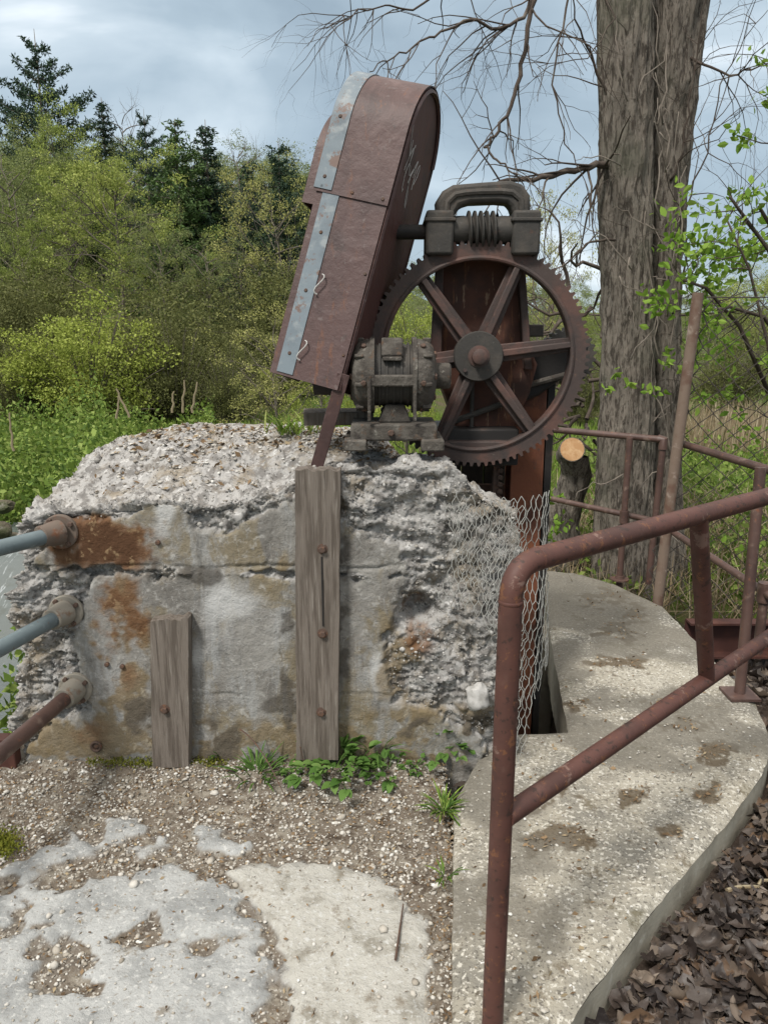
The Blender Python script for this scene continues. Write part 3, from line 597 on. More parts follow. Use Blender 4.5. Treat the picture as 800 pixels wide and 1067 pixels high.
ap = fcen[pick]+ev1*tri[:, :1]+ev2*tri[:, 1:]; asz = rs_.choice((.0028, .0034, .004, .005, .0065, .009, .012), len(pick), p=(.3, .27, .2, .12, .07, .03, .01))
V, Fs = pebbles(ap, asz, .8)
props(build_np('aggregate', V, Fs, M['aggregate'], smooth=False), 'small stones and chips set in the broken faces of the block', 'aggregate', kind='stuff')
# debris chips on top of the block
from mathutils.bvhtree import BVHTree
bvh = BVHTree.FromPolygons(Qm.tolist(), BF2.tolist())
def drop(x, y, z0=3.0):
    h = bvh.ray_cast(Vector((x, y, z0)), Vector((0, 0, -1))); return h[0]
pts = []; sz = []; fl = []
while len(pts) < 1500:
    x = random.uniform(-1.1, .15); y = random.uniform(2.72, 3.58); h = drop(x, y)
    if h is None or random.random() > .25+.75*float(sm(2.8, 3.2, y)): continue
    s = random.choice((.004, .006, .008, .012)); pts.append(tuple(h+Vector((0, 0, s*.3)))); sz.append(s)
    if random.random() < .6: fl.append((h.x+random.uniform(-.02, .02), h.y, h.z+.008))
V, Fs = pebbles(np.array(pts), np.array(sz), .5)
props(build_np('concrete_chips', V, Fs, M['pebble'], smooth=False), 'loose chips of broken concrete on top of the block', 'rubble', kind='stuff')
V, Fs = flakes(fl, np.full(len(fl), .014), .35)
props(build_np('leaf_bits', V, Fs, M['crumb'], smooth=False), 'brown leaf bits lying on top of the block', 'debris', kind='stuff')
# pale stone lodged at the foot of the block
def rock(name, c, s, m, label, cat='stone', seed=0, parent=None):
    V, Fs = IV.copy(), IF
    bm = bmesh.new(); vs = [bm.verts.new(v) for v in V]; [bm.faces.new([vs[i] for i in f]) for f in Fs]
    bmesh.ops.subdivide_edges(bm, edges=bm.edges, cuts=3, use_grid_fill=True)
    for v in bm.verts:
        p = v.co.normalized(); v.co = p*(1+.35*mn.noise(p*1.6+Vector((seed, 0, 0)))+.12*mn.noise(p*4+Vector((0, seed, 0))))
        v.co = Vector((v.co.x*s[0], v.co.y*s[1], v.co.z*s[2]))
    V = np.array([v.co+Vector(c) for v in bm.verts]); bm.verts.index_update(); Fl = [tuple(v.index for v in f.verts) for f in bm.faces]; bm.free()
    o = build_np(name, V, Fl, m, parent, None if parent else c, sharp=40)
    if label: props(o, label, cat)
    return o
rock('stone', dp(497, 726, 2.60), (.045, .04, .05), M['stone'], 'pale rounded stone wedged at the lower right corner of the block', seed=3)
# wall closing the pit behind the hoist
pw = MB(); pw.box((.44, 4.05, -.62), (1.0, .3, 1.2)); o = pw.build('pit_wall', M['path_side'], origin=(.44, 4.05, -1.2), bevel=.02)
props(o, 'low dark concrete wall closing the back of the gate pit behind the block', 'wall')
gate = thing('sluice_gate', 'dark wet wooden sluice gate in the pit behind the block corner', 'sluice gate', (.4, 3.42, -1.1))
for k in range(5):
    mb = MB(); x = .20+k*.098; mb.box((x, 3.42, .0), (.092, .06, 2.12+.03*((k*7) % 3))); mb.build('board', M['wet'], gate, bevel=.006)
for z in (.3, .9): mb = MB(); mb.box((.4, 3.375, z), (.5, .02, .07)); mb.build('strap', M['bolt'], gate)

# ------------------------------------------------------------------ timbers bolted to the block
def timber(px0, px1, py0, py1, bolts, label, yoff=.055, seed=0, top_slant=0):
    a, b = dp(px0, py0, YF-yoff), dp(px1, py1, YF-yoff); x0, x1 = a.x, b.x; z1, z0 = a.z, b.z; sk = (dp(px0, py0, YF-yoff).x-dp(px0, py1, YF-yoff).x); x0 -= sk; wx = b.x-x0; x1 = x0+wx
    root = thing('timber', label, 'timber', ((x0+x1)/2, YF-.02, z0), 'timbers bolted to the concrete block')
    nx, nz2 = 14, 90; vs = []; fs = []
    def dpt(u, v, y, k):
        x = x0+(x1-x0)*u+sk*v*.8; z = z0+(z1-z0)*v
        if v > .97: z += mn.noise(Vector((u*6, seed, 0)))*.014+top_slant*(u-.5)
        g = mn.noise(Vector((x*70+seed, z*2.0, seed)))*.0035+mn.noise(Vector((x*200, z*6, seed)))*.0015
        ed = .004*mn.noise(Vector((u*2, z*7, seed+4)))
        return Vector((x+ed, y+(g if k else 0), z))
    mb = MB(); grid = []
    for (y, k) in ((YF-yoff, 1), (YF+.03, 0)):
        grid.append([[dpt(i/nx, j/nz2, y, k) for j in range(nz2+1)] for i in range(nx+1)])
    for s_ in (0, 1):
        G = grid[s_]; b_ = len(mb.v); mb.add([p for r in G for p in r], [(i*(nz2+1)+j, (i+1)*(nz2+1)+j, (i+1)*(nz2+1)+j+1, i*(nz2+1)+j+1) for i in range(nx) for j in range(nz2)])
    q = (nx+1)*(nz2+1); fs = []
    per = [i*(nz2+1) for i in range(nx+1)]+[nx*(nz2+1)+j for j in range(1, nz2+1)]+[i*(nz2+1)+nz2 for i in range(nx-1, -1, -1)]+[j for j in range(nz2-1, 0, -1)]
    for i in range(len(per)): a_, b_ = per[i], per[(i+1) % len(per)]; fs.append((a_, b_, q+b_, q+a_))
    mb.f += fs
    mb.build('plank', M['wood'], root, sharp=50)
    for bx_, by_ in bolts:
        p = dp(bx_, by_, YF-yoff); bb = MB(); bb.lathe(p+Vector((0, .004, 0)), (0, -1, 0), [(0, .019), (.005, .019), (.006, .014)], 18); bb.lathe(p, (0, -1, 0), [(0, .0125), (.014, .0125), (.016, .010)], 6)
        bb.build('bolt', M['bolt'], root)
    return root
tt = timber(309, 352, 490, 792, [(336, 572), (336, 660), (335, 742)], 'tall weathered grey timber with three bolts standing against the block', seed=2)
sl = MB(); a, b = dp(336, 580, YF-.0555), dp(336, 652, YF-.0555); sl.box((a+b)/2, (.006, .006, a.z-b.z)); sl.build('slot', M['dark'], tt)
timber(159, 197, 646, 800, [(172, 739)], 'short weathered grey timber with one bolt at the foot of the block', seed=9, top_slant=.01)
# anchor ring and small bolts on the block face
for (x, y) in ((101, 777),):
    p = dp(x, y, YF-.004); mb = MB(); ring = [p+Vector((math.cos(t)*.018, -.006, math.sin(t)*.018)) for t in np.linspace(0, 2*PI, 17)]; mb.tube(ring, .0055, 6); mb.lathe(p+Vector((0, .02, 0)), (0, -1, 0), [(0, .012), (.024, .012), (.026, .008)], 10)
    props(mb.build('anchor_bolt', M['bolt'], origin=p), 'rusty anchor bolt with ring low on the left of the block', 'bolt')
for (x, y, lab) in ((128, 694, 'small rusty bolt stub at right of a pair on the block face'), (112, 692, 'small rusty bolt stub at left of a pair on the block face'), (165, 565, 'small rusty bolt stub in the top band above the short timber')):
    p = dp(x, y, YF-.0); mb = MB(); mb.lathe(p+Vector((0, .02, 0)), (0, -1, 0), [(0, .009), (.028, .009), (.030, .006)], 10)
    props(mb.build('bolt_stub', M['bolt'], origin=p), lab, 'bolt')

# ------------------------------------------------------------------ pipe rails on the left
def siderail(p0, p1, mp, mf, label, seed, collar):
    A = dp(*p0, YF-.03); z = A.z; Bp = gp(*p1, z); d = (Bp-A).normalized()
    root = thing('pipe_rail', label, 'pipe rail', A, 'pipe rails fixed to the left of the block')
    mb = MB(); mb.tube([A, A+d*1.2, A+d*2.6], .0265, 20); mb.build('pipe', mp, root)
    n = Vector((0, -1, 0))
    mb = MB(); c0 = A+Vector((0, .035, 0)); mb.lathe(c0, n, [(0, .062), (.012, .062), (.015, .058)], 28); fl = mb.build('flange', mf, root)
    mb = MB(); mb.lathe(A+Vector((0, .02, 0)), d, [(0, .044), (.02, .044), (.05, .039), (.075, .038), (.078, .034)], 24); mb.build('collar', mf, root)
    for a in (.6, 2.2, 3.8, 5.3):
        mb = MB(); p = c0+Vector((math.cos(a)*.051, -.016, math.sin(a)*.051)); mb.lathe(p, n, [(0, .009), (.010, .009), (.012, .007)], 6); mb.build('bolt', M['bolt'], fl)
siderail((60, 556), (0, 571), M['pipe_grey'], M['flange'], 'topmost blue grey pipe rail ending in a brown rusty flange', 0, 1)
siderail((66, 640), (0, 676), M['pipe_grey'], M['flange_pale'], 'middle blue grey pipe rail ending in a pale scaled flange', 1, 1)
siderail((76, 721), (0, 786), M['rail_old'], M['flange_pale'], 'lowest rusty brown pipe rail meeting a grey flange on the block', 2, 1)
mb = MB(); p = gp(2, 815, 0); mb.box((p.x-.06, p.y+.1, .0), (.16, .05, .26)); props(mb.build('post_stub', M['rail_dark'], origin=(p.x-.06, p.y+.1, -.13), bevel=.006), 'brown rusted steel post stub at the left edge by the gravel', 'post stub')
MBOULD = [(-1.62, 2.75, -.02, .12), (-1.72, 2.95, -.05, .1), (-1.55, 2.9, -.02, .07)]

# ------------------------------------------------------------------ gate hoist
GY = 2.95
HC = dp(497, 371, GY)
hoist = thing('gate_hoist', 'rusty hand cranked sluice gate hoist with large spoked gear wheel', 'gate hoist', (HC.x, 3.05, 1.0))
yaw = math.radians(4)
GR, GT = .400, .415
def gear_ring(c, ro, rt, ri, y0, y1, N, tilt=0):
    mb = MB(); pr = []
    for k in range(N):
        for f, r in ((0, ro), (.2, ro), (.36, rt), (.64, rt), (.8, ro)): pr.append((2*PI*(k+f)/N, r))
    n = len(pr); vs = []
    for y in (y0, y1):
        for a, r in pr: vs.append(Vector((c.x+r*math.cos(a), c.y+y, c.z+r*math.sin(a))))
        for a, r in pr: vs.append(Vector((c.x+ri*math.cos(a), c.y+y, c.z+ri*math.sin(a))))
    fs = []
    for i in range(n):
        j = (i+1) % n
        fs += [(i, j, n+j, n+i), (2*n+i, 3*n+i, 3*n+j, 2*n+j), (i, 2*n+i, 2*n+j, j), (n+i, n+j, 3*n+j, 3*n+i)]
    return mb.add(vs, fs)
gw = gear_ring(HC, GR, GT, .345, -.03, .035, 92).build('gear_wheel', M['gear'], hoist, sharp=30)
rim = MB()                                 # raised bead on the rim
pr = [(math.cos(t)*.350, math.sin(t)*.350) for t in np.linspace(0, 2*PI, 73)]
rim.tube([HC+Vector((a, -.03, b)) for a, b in pr], .009, 8, cap=False); rim.build('rim_bead', M['gear'], gw)
for k in range(6):
    a = math.radians(7+60*k); d = Vector((math.cos(a), 0, math.sin(a))); q = Vector((-math.sin(a), 0, math.cos(a)))
    sp = MB(); 
    def quadbar(w0, w1, y0, y1):
        p0, p1 = HC+d*.075, HC+d*.352; vs = []
        for p, w_2 in ((p0, w0), (p1, w1)):
            for yy in (y0, y1):
                for s in (-1, 1): vs.append(p+q*s*w_2+Vector((0, yy, 0)))
        sp.add(vs, [(0, 1, 3, 2), (4, 6, 7, 5), (0, 4, 5, 1), (2, 3, 7, 6), (0, 2, 6, 4), (1, 5, 7, 3)])
    quadbar(.034, .026, -.005, .012); quadbar(.013, .011, -.034, .034)
    sp.build('spoke', M['gear'], hoist, bevel=.004)
hb = MB(); hb.lathe(HC+Vector((0, .045, 0)), (0, -1, 0), [(0, .07), (.03, .09), (.085, .092), (.092, .088), (.093, .05), (.0935, .05)], 40); hb.build('hub', M['cast'], hoist)
hb = MB(); hb.lathe(HC+Vector((0, -.04, 0)), (0, -1, 0), [(0, .04), (.012, .04), (.014, .028), (.05, .028), (.054, .022)], 24); hb.lathe(HC+Vector((-.05, -.046, -.05)), (0, -1, 0), [(0, .007), (.01, .007)], 8); hb.build('axle', M['gear'], hoist)
# axle runs back into the pedestal
ax = MB(); ax.lathe(HC+Vector((0, .04, 0)), (0, 1, 0), [(0, .05), (.35, .05)], 20); ax.build('shaft', M['dark'], hoist)
# pedestal plate behind the wheel
def pp(x, y, Y): p = dp(x, y, Y); return (p.x, p.z)
ped = MB(); Yp = 3.06
poly = [pp(*q, Yp) for q in ((458, 268), (541, 262), (543, 330), (548, 352), (560, 380), (552, 410), (530, 455), (478, 458), (470, 430), (452, 380), (453, 330))]
ped.prism(poly, (0, Yp, 0), (1, 0, 0), (0, 0, 1), (0, .22, 0)); ped.build('pedestal', M['rust_dark'], hoist, bevel=.012)
for (xa_, xb_) in ((455, 462), (538, 546)):
    rb = MB(); poly = [pp(*q, Yp-.04) for q in ((xa_, 262), (xb_, 262), (xb_+(8 if xa_ > 500 else -2), 385), (xa_+(8 if xa_ > 500 else -8), 385))]
    rb.prism(poly, (0, Yp-.045, 0), (1, 0, 0), (0, 0, 1), (0, .044, 0)); rb.build('rib', M['gear'], hoist, bevel=.004)
ft = MB(); a, b = dp(468, 458, 3.02), dp(520, 452, 3.02); ft.box(((a.x+b.x)/2, 3.08, a.z-.012), (.30, .3, .035)); ft.build('foot', M['gear'], hoist, bevel=.006)
bd = MB(); a, b = dp(456, 446, 3.0), dp(538, 484, 3.0); bd.box(((a.x+b.x)/2, 3.12, (a.z+b.z)/2), (b.x-a.x, .3, a.z-b.z)); bd.build('bed', M['dark'], hoist, bevel=.008)
# bearing bracket over the worm
Yw = GY
yk = MB()
outer = [(446, 262), (444, 224), (452, 221), (454, 208), (462, 198), (473, 193), (500, 191), (535, 190), (546, 196), (551, 206), (552, 220), (559, 221), (558, 262), (533, 262), (533, 226)]
inner = [(533, 220), (530, 214), (522, 212), (484, 213), (475, 217), (472, 224), (472, 262)]
arch = [(454, 226), (453, 212), (460, 201), (471, 194.5), (500, 192), (530, 190), (542, 194), (550, 205), (551, 226)]
inn = [(532, 226), (531, 218), (526, 213.5), (515, 212.5), (488, 213.5), (478, 216.5), (473, 226)]
yk.prism([pp(*q, Yw) for q in arch+inn], (0, Yw-.045, 0), (1, 0, 0), (0, 0, 1), (0, .09, 0)); yk.build('yoke', M['cast'], hoist, bevel=.014)
yb = MB(); pr = [dp(x, y, Yw) for x, y in ((464, 222), (465, 213), (473, 205), (484, 203), (500, 202), (520, 201.5), (532, 203), (540, 210), (541, 222))]
yb.tube([p+Vector((0, -.043, 0)) for p in pr], .012, 8); yb.build('yoke_rib', M['cast'], hoist)
for (x0, x1) in ((443, 471), (532, 559)):
    bb = MB(); a, b = dp(x0, 221, Yw), dp(x1, 264, Yw); bb.box(((a.x+b.x)/2, Yw+.02, (a.z+b.z)/2-.005), (b.x-a.x, .16, a.z-b.z+.01)); 
    o = bb.build('bearing_block', M['cast'], hoist, bevel=.01)
    cp = MB(); zc_ = dp(500, 231, Yw).z; cp.box(((a.x+b.x)/2, Yw+.02, zc_), (b.x-a.x+.012, .172, .012)); cp.build('flange_seam', M['cast'], o, bevel=.003)
WC = dp(500, 240, Yw); wk = MB()
xL, xR = dp(470, 240, Yw).x, dp(534, 240, Yw).x
wk.lathe((xL, Yw, WC.z), (1, 0, 0), [(0, .048), (.045, .05), (.055, .046), (xR-xL-.055, .046), (xR-xL-.045, .05), (xR-xL, .048)], 28); wk.build('worm', M['cast'], hoist)
th = MB(); turns = 5.2; ths = []
n = 120
for rr, wd in ((.062, .003),):
    vs = []; 
    for i in range(n+1):
        t = i/n; an = t*turns*2*PI; x = xL+.055+(xR-xL-.11)*t
        for (r, dx) in ((.044, -.0085), (.067, -.0025), (.067, .0025), (.044, .0085)): vs.append(Vector((x+dx, Yw+math.cos(an)*r, WC.z+math.sin(an)*r)))
    th.add(vs, [(i*4+k, i*4+k+1, i*4+k+5, i*4+k+4) for i in range(n) for k in range(3)])
th.build('worm_thread', M['cast'], hoist, sharp=60)
sh = MB(); e = dp(396, 243.5, Yw); sh.tube([(e.x, Yw, WC.z-.006), (xL, Yw, WC.z-.006)], .026, 18); sh.build('input_shaft', M['dark'], hoist)
# casting arm, box and rear pinion to the right of the hub
arm = MB(); poly = [pp(*q, 3.14) for q in ((500, 360), (560, 366), (606, 352), (613, 362), (600, 384), (560, 412), (532, 424), (505, 400))]
arm.prism(poly, (0, 3.12, 0), (1, 0, 0), (0, 0, 1), (0, .1, 0)); arm.build('casting_arm', M['dark'], hoist, bevel=.012)
am = MB(); a, b = dp(525, 408, 3.1), dp(598, 388, 3.1); am.tube([a, b], .012, 8); am.build('arm_rib', M['motor'], hoist)
pn = gear_ring(dp(590, 371, 3.3), .105, .118, .03, -.03, .03, 24).build('pinion', M['cast'], hoist, sharp=30)
bxm = MB(); a, b = dp(546, 338, 3.15), dp(566, 351, 3.15); bxm.box(((a.x+b.x)/2, 3.2, (a.z+b.z)/2), (b.x-a.x, .1, a.z-b.z)); bxm.build('oil_box', M['cast'], hoist, bevel=.005)
st_ = MB(); a, b = dp(492, 395, 3.03), dp(491, 455, 3.03); st_.tube([a, b], .008, 8); st_.tube([dp(470, 440, 3.03), dp(525, 420, 3.03)], .012, 8); st_.build('stay_rod', M['cast'], hoist)

# ------------------------------------------------------------------ column and rack in the pit
CX = dp(547, 560, 3.2); col = thing('steel_column', 'tall red rusted steel column rising from the pit under the gear wheel', 'steel column', (CX.x, 3.2, -.9))
fw = MB(); xa_, xb_ = dp(529, 560, 3.15).x, dp(562, 560, 3.15).x
fw.box(((xa_+xb_)/2, 3.15, .25), (xb_-xa_, .014, 2.3)); fw.build('flange', M['rust'], col, bevel=.003)
fw = MB(); fw.box(((xa_+xb_)/2, 3.22, .25), (.012, .126, 2.3)); fw.build('web', M['rust'], col)
fw = MB(); fw.box(((xa_+xb_)/2, 3.29, .25), (xb_-xa_, .014, 2.3)); fw.build('flange', M['rust'], col, bevel=.003)
fw = MB(); fw.box((xb_+.022, 3.18, .25), (.03, .05, 2.3)); fw.build('guide_angle', M['dark'], col, bevel=.003)
rk = thing('gate_rack', 'dark toothed vertical rack rod between the block and the red column', 'gate rack', (dp(518, 500, 3.1).x, 3.1, -.9))
rx = dp(518, 500, 3.1).x; rm_ = MB(); rm_.box((rx-.008, 3.1, .25), (.024, .03, 2.1))
for k in range(70): rm_.box((rx+.008, 3.095, -.75+k*.029), (.022, .034, .014), Matrix.Rotation(.35, 3, 'Y'))
rm_.build('rack', M['bolt'], rk)
# ------------------------------------------------------------------ motor
MC = dp(410, 391, 2.80); MY = 2.80
motor = thing('electric_motor', 'old weathered grey iron electric motor bolted on the concrete block', 'motor', (MC.x, MY, 1.14))
px2m = lambda n: n*MC.y/F*.985
x0 = MC.x-px2m(45); xl_ = px2m(1)
mbd = MB(); mbd.lathe((x0, MY, MC.z), (1, 0, 0), [(0, .05), (.006, .085), (.014, .106), (.03, .121), (.062, .128), (.080, .128)], 48)
e1 = mbd.build('end_bell', M['motor'], motor)
x3 = MC.x+px2m(44)
mbd = MB(); mbd.lathe((x3, MY, MC.z), (-1, 0, 0), [(0, .05), (.006, .085), (.014, .106), (.03, .121), (.062, .128), (.080, .128)], 48)
e2 = mbd.build('end_bell', M['motor'], motor)
mbd = MB(); mbd.lathe((x0+.08, MY, MC.z), (1, 0, 0), [(0, .108), (x3-x0-.16, .108)], 40); body = mbd.build('stator', M['cast'], motor)
for (xx) in (x0+.079, x3-.079):
    mbd = MB(); mbd.lathe((xx-.008, MY, MC.z), (1, 0, 0), [(0, .134), (.016, .134)], 48); mbd.build('clamp_ring', M['motor'], motor)
for s, xx in ((1, x0+.035), (1, x3-.035)):
    for a in np.linspace(0, 2*PI, 9)[:-1]:
        mbd = MB(); c = Vector((xx, MY+math.cos(a+.2)*.124, MC.z+math.sin(a+.2)*.124)); R = Matrix.Rotation(-(a+.2)+PI/2, 3, 'X'); mbd.box(c, (.03, .02, .012), Matrix.Rotation(a+.2, 3, 'X')); mbd.build('vent_rib', M['motor'], e1 if xx < MC.x else e2, bevel=.003)
for dx in (-.05, -.025, 0, .025, .05):
    mbd = MB(); mbd.lathe((MC.x+dx-.004, MY, MC.z), (1, 0, 0), [(0, .108), (.001, .113), (.008, .113), (.009, .108)], 40); mbd.build('core_ring', M['cast'], body)
for xx in (x0+.05, x3-.05):
    for a in (2.2, 3.3, 4.3):
        mbd = MB(); c = Vector((xx, MY+math.cos(a)*.127, MC.z+math.sin(a)*.127)); mbd.lathe(c-Vector((.0, math.cos(a), math.sin(a)))*.004, (0, math.cos(a), math.sin(a)), [(0, .010), (.010, .010), (.012, .007)], 6); mbd.build('nut', M['bolt'], e1 if xx < MC.x else e2)
for xx, dd in ((x0+.012, -1), (x3-.012, 1)):
    for a in np.linspace(0, 2*PI, 7)[:-1]:
        mbd = MB(); mbd.lathe((xx-dd*.006, MY+math.cos(a)*.085, MC.z+math.sin(a)*.085), (dd, 0, 0), [(0, .012), (.014, .012), (.017, .008)], 6); mbd.build('nut', M['bolt'], e1 if dd < 0 else e2)
mbd = MB(); mbd.box((MC.x-.004, MY-.118, MC.z-.012), (.155, .03, .04)); mbd.build('terminal_bar', M['motor'], motor, bevel=.006)
mbd = MB(); mbd.box((MC.x-.006, MY-.072, MC.z+.092), (.075, .05, .07), Matrix.Rotation(-.5, 3, 'X')); mbd.build('terminal_box', M['motor'], motor, bevel=.006)
mbd = MB(); mbd.box((MC.x-.006, MY-.105, MC.z+.062), (.066, .03, .014)); mbd.build('lip', M['motor'], motor, bevel=.003)
for dx in (-.085, .072):
    mbd = MB(); mbd.box((MC.x+dx, MY-.133, MC.z-.072), (.012, .008, .155)); mbd.build('strap', M['motor'], motor, bevel=.002)
zt_b = dp(410, 441, MY-.09).z; zb_b = dp(410, 459, MY-.1).z
mbd = MB(); mbd.prism([(-.058, zt_b), (.058, zt_b), (.034, zt_b+.062), (-.034, zt_b+.062)], (MC.x+.004, MY-.075, 0), (1, 0, 0), (0, 0, 1), (0, .15, 0)); mbd.build('foot', M['motor'], motor, bevel=.006)
mbd = MB(); mbd.box((MC.x, MY, (zt_b+zb_b)/2), (px2m(88), .24, zt_b-zb_b)); base = mbd.build('base_plate', M['motor'], motor, bevel=.008)
mbd = MB(); mbd.lathe((MC.x-.01, MY-.118, (zt_b+zb_b)/2), (0, -1, 0), [(0, .012), (.012, .012), (.014, .009)], 6); mbd.build('bolt', M['bolt'], base)
for dx in (-.135, .135):
    mbd = MB(); mbd.box((MC.x+dx, MY-.02, zb_b-.012), (.08, .26, .04)); mbd.build('slide_rail', M['motor'], motor, bevel=.006)
mbd = MB(); mbd.lathe((x3-.004, MY, MC.z-.002), (1, 0, 0), [(0, .046), (.05, .046), (.056, .04)], 24); mbd.build('bearing_cap', M['motor'], motor)
mbd = MB(); mbd.lathe((x0+.005, MY, MC.z-.002), (-1, 0, 0), [(0, .035), (.14, .035)], 20); mbd.lathe((x0-.06, MY, MC.z), (-1, 0, 0), [(0, .07), (.07, .07)], 28); mbd.build('drive_pulley', M['dark'], motor)
mb = MB(); mb.box(dp(352, 434, 2.95), (.26, .16, .05), Matrix.Rotation(.1, 3, 'Z')); props(mb.build('plank', M['wood'], origin=dp(352, 440, 2.95), bevel=.005), 'short dark plank lying on the block behind the motor', 'plank')

# ------------------------------------------------------------------ belt guard
Gb = dp(316, 397, 2.70); Gt = dp(405, 58, 2.82)
ev = (Gt-Gb).normalized()
ed = Vector((.27, .96, 0)); ed = (ed-ev*ed.dot(ev)).normalized()
eu = ed.cross(ev).normalized()
if eu.x < 0: eu = -eu
LEN = (Gt-Gb).length; HW = .128; RD = .22
guard = thing('belt_guard', 'tall brown sheet metal belt guard leaning beside the motor', 'belt guard', Gb)
def gpt(u, v, w): return Gb+eu*u+ev*v+ed*w
def band(v0, arc0, arc1, u0, u1, off, th_, Rr, L_, back):      # ribbon: front flat from v0, over the top, down the back
    path = []
    if arc0 is None:
        for v in np.linspace(v0, L_-Rr, 14): path.append((v, Rr-Rr-off, -1, 0))
    a0 = 0 if arc0 is None else arc0
    for a in np.linspace(a0, arc1, 26): path.append((L_-Rr+math.sin(a)*(Rr+off), Rr-math.cos(a)*(Rr+off), 0, 0))
    if back is not None:
        for v in np.linspace(L_-Rr-.05, back, 8): path.append((v, 2*Rr+off, 0, 0))
    mb = MB(); m = len(path); vs = []
    for i, (v, w, *_) in enumerate(path):
        a, b = path[max(i-1, 0)], path[min(i+1, m-1)]; t = Vector((b[0]-a[0], b[1]-a[1])).normalized(); nn = Vector((-t.y, t.x))
        for s, k in ((u0, 0), (u1, 0), (u1, 1), (u0, 1)):
            vs.append(gpt(s, v+(-nn.x)*th_*k*-1, w+nn.y*th_*k))
    fs = [(i*4+k, i*4+(k+1) % 4, i*4+4+(k+1) % 4, i*4+4+k) for i in range(m-1) for k in range(4)]+[(0, 3, 2, 1), ((m-1)*4, (m-1)*4+1, (m-1)*4+2, (m-1)*4+3)]
    return mb.add(vs, fs)
SEAM = LEN*.60
o = band(0, None, 0.02, -HW, HW, 0, .004, RD, LEN, None)
lower = MB()
def sheet(vw, u0, u1, th_):
    mb = MB(); m = len(vw); vs = []
    for i, (v, w) in enumerate(vw):
        a, b = vw[max(i-1, 0)], vw[min(i+1, m-1)]; t = Vector((b[0]-a[0], b[1]-a[1])).normalized(); nn = Vector((t.y, -t.x))   # outward
        for k in (0, 1):
            q = Vector((v, w))+nn*(-th_ if k else 0)
            vs += [gpt(u0, q.x, q.y), gpt(u1, q.x, q.y)]
    fs = []
    for i in range(m-1):
        b_ = i*4; fs += [(b_, b_+1, b_+5, b_+4), (b_+2, b_+6, b_+7, b_+3), (b_, b_+4, b_+6, b_+2), (b_+1, b_+3, b_+7, b_+5)]
    fs += [(0, 2, 3, 1), ((m-1)*4, (m-1)*4+1, (m-1)*4+3, (m-1)*4+2)]
    return mb.add(vs, fs)
def dish(v): return 0
fr = [(v, 0) for v in np.linspace(0, SEAM, 10)]
sheet(fr, -HW, HW, .004).build('front_panel', M['guard'], guard, sharp=40)
up = [(v, -.006) for v in np.linspace(SEAM-.03, LEN-RD, 6)]+[(LEN-RD+math.sin(a)*(RD+.006), RD-math.cos(a)*(RD+.006)) for a in np.linspace(.05, PI-.05, 36)]+[(v, 2*RD+.006) for v in np.linspace(LEN-RD, LEN*.45, 8)]
sheet(up, -HW-.012, HW+.003, .004).build('hood_panel', M['guard'], guard, sharp=40)
# galvanised strip running the whole length
gs = [(v, -.0035) for v in np.linspace(.01, SEAM-.02, 8)]
sheet(gs, -HW+.025, -HW+.085, .003).build('galvanised_strip', M['galv'], guard, sharp=40)
gs = [(v, -.0095) for v in np.linspace(SEAM-.02, LEN-RD, 6)]+[(LEN-RD+math.sin(a)*(RD+.0095), RD-math.cos(a)*(RD+.0095)) for a in np.linspace(.05, 1.75, 24)]
sheet(gs, -HW-.010, -HW+.055, .003).build('galvanised_strip', M['galv'], guard, sharp=40)
# side plates
def stadium(v0, n=30): return [(v0, .0), (LEN-RD, .0)]+[(LEN-RD+math.sin(a)*RD, RD-math.cos(a)*RD) for a in np.linspace(0, PI, n)][1:-1]+[(LEN-RD, 2*RD), (v0+.12, 2*RD), (v0, .3)]
for s, m_ in ((HW-.006, M['guard_dark']), (-HW+.002, M['guard_dark'])):
    mb = MB(); mb.prism([(a, b+.003 if b < .01 else b-.003) for a, b in stadium(0.0)], gpt(s, 0, 0), ev, ed, eu*.004); mb.build('side_plate', m_, guard, sharp=40)
# edge angle on the right-hand plate
mb = MB(); pth = [gpt(HW+.004, v, w) for v, w in [(0, .012), (LEN-RD, .012)]+[(LEN-RD+math.sin(a)*(RD-.012), RD-math.cos(a)*(RD-.012)) for a in np.linspace(0, PI*.95, 30)]]
mb.tube(pth, .008, 4); mb.build('edge_bead', M['guard'], guard)
# second hood seen on the left
rh = [(v, .10) for v in np.linspace(SEAM-.05, LEN-.10-.21, 5)]+[(LEN-.10-.21+math.sin(a)*.21, .31-math.cos(a)*.21) for a in np.linspace(.05, PI-.05, 30)]+[(v, .52) for v in np.linspace(LEN-.31, LEN*.45, 5)]
sheet(rh, -HW-.085, -HW-.012, .004).build('rear_hood', M['guard'], guard, sharp=40)
mb = MB(); mb.prism([(SEAM-.05, .103), (LEN-.31, .103)]+[(LEN-.31+math.sin(a)*.207, .31-math.cos(a)*.207) for a in np.linspace(0, PI, 24)][1:-1]+[(LEN-.31, .517), (SEAM-.05, .517)], gpt(-HW-.083, 0, 0), ev, ed, eu*.004); mb.build('rear_plate', M['guard_dark'], guard, sharp=40)
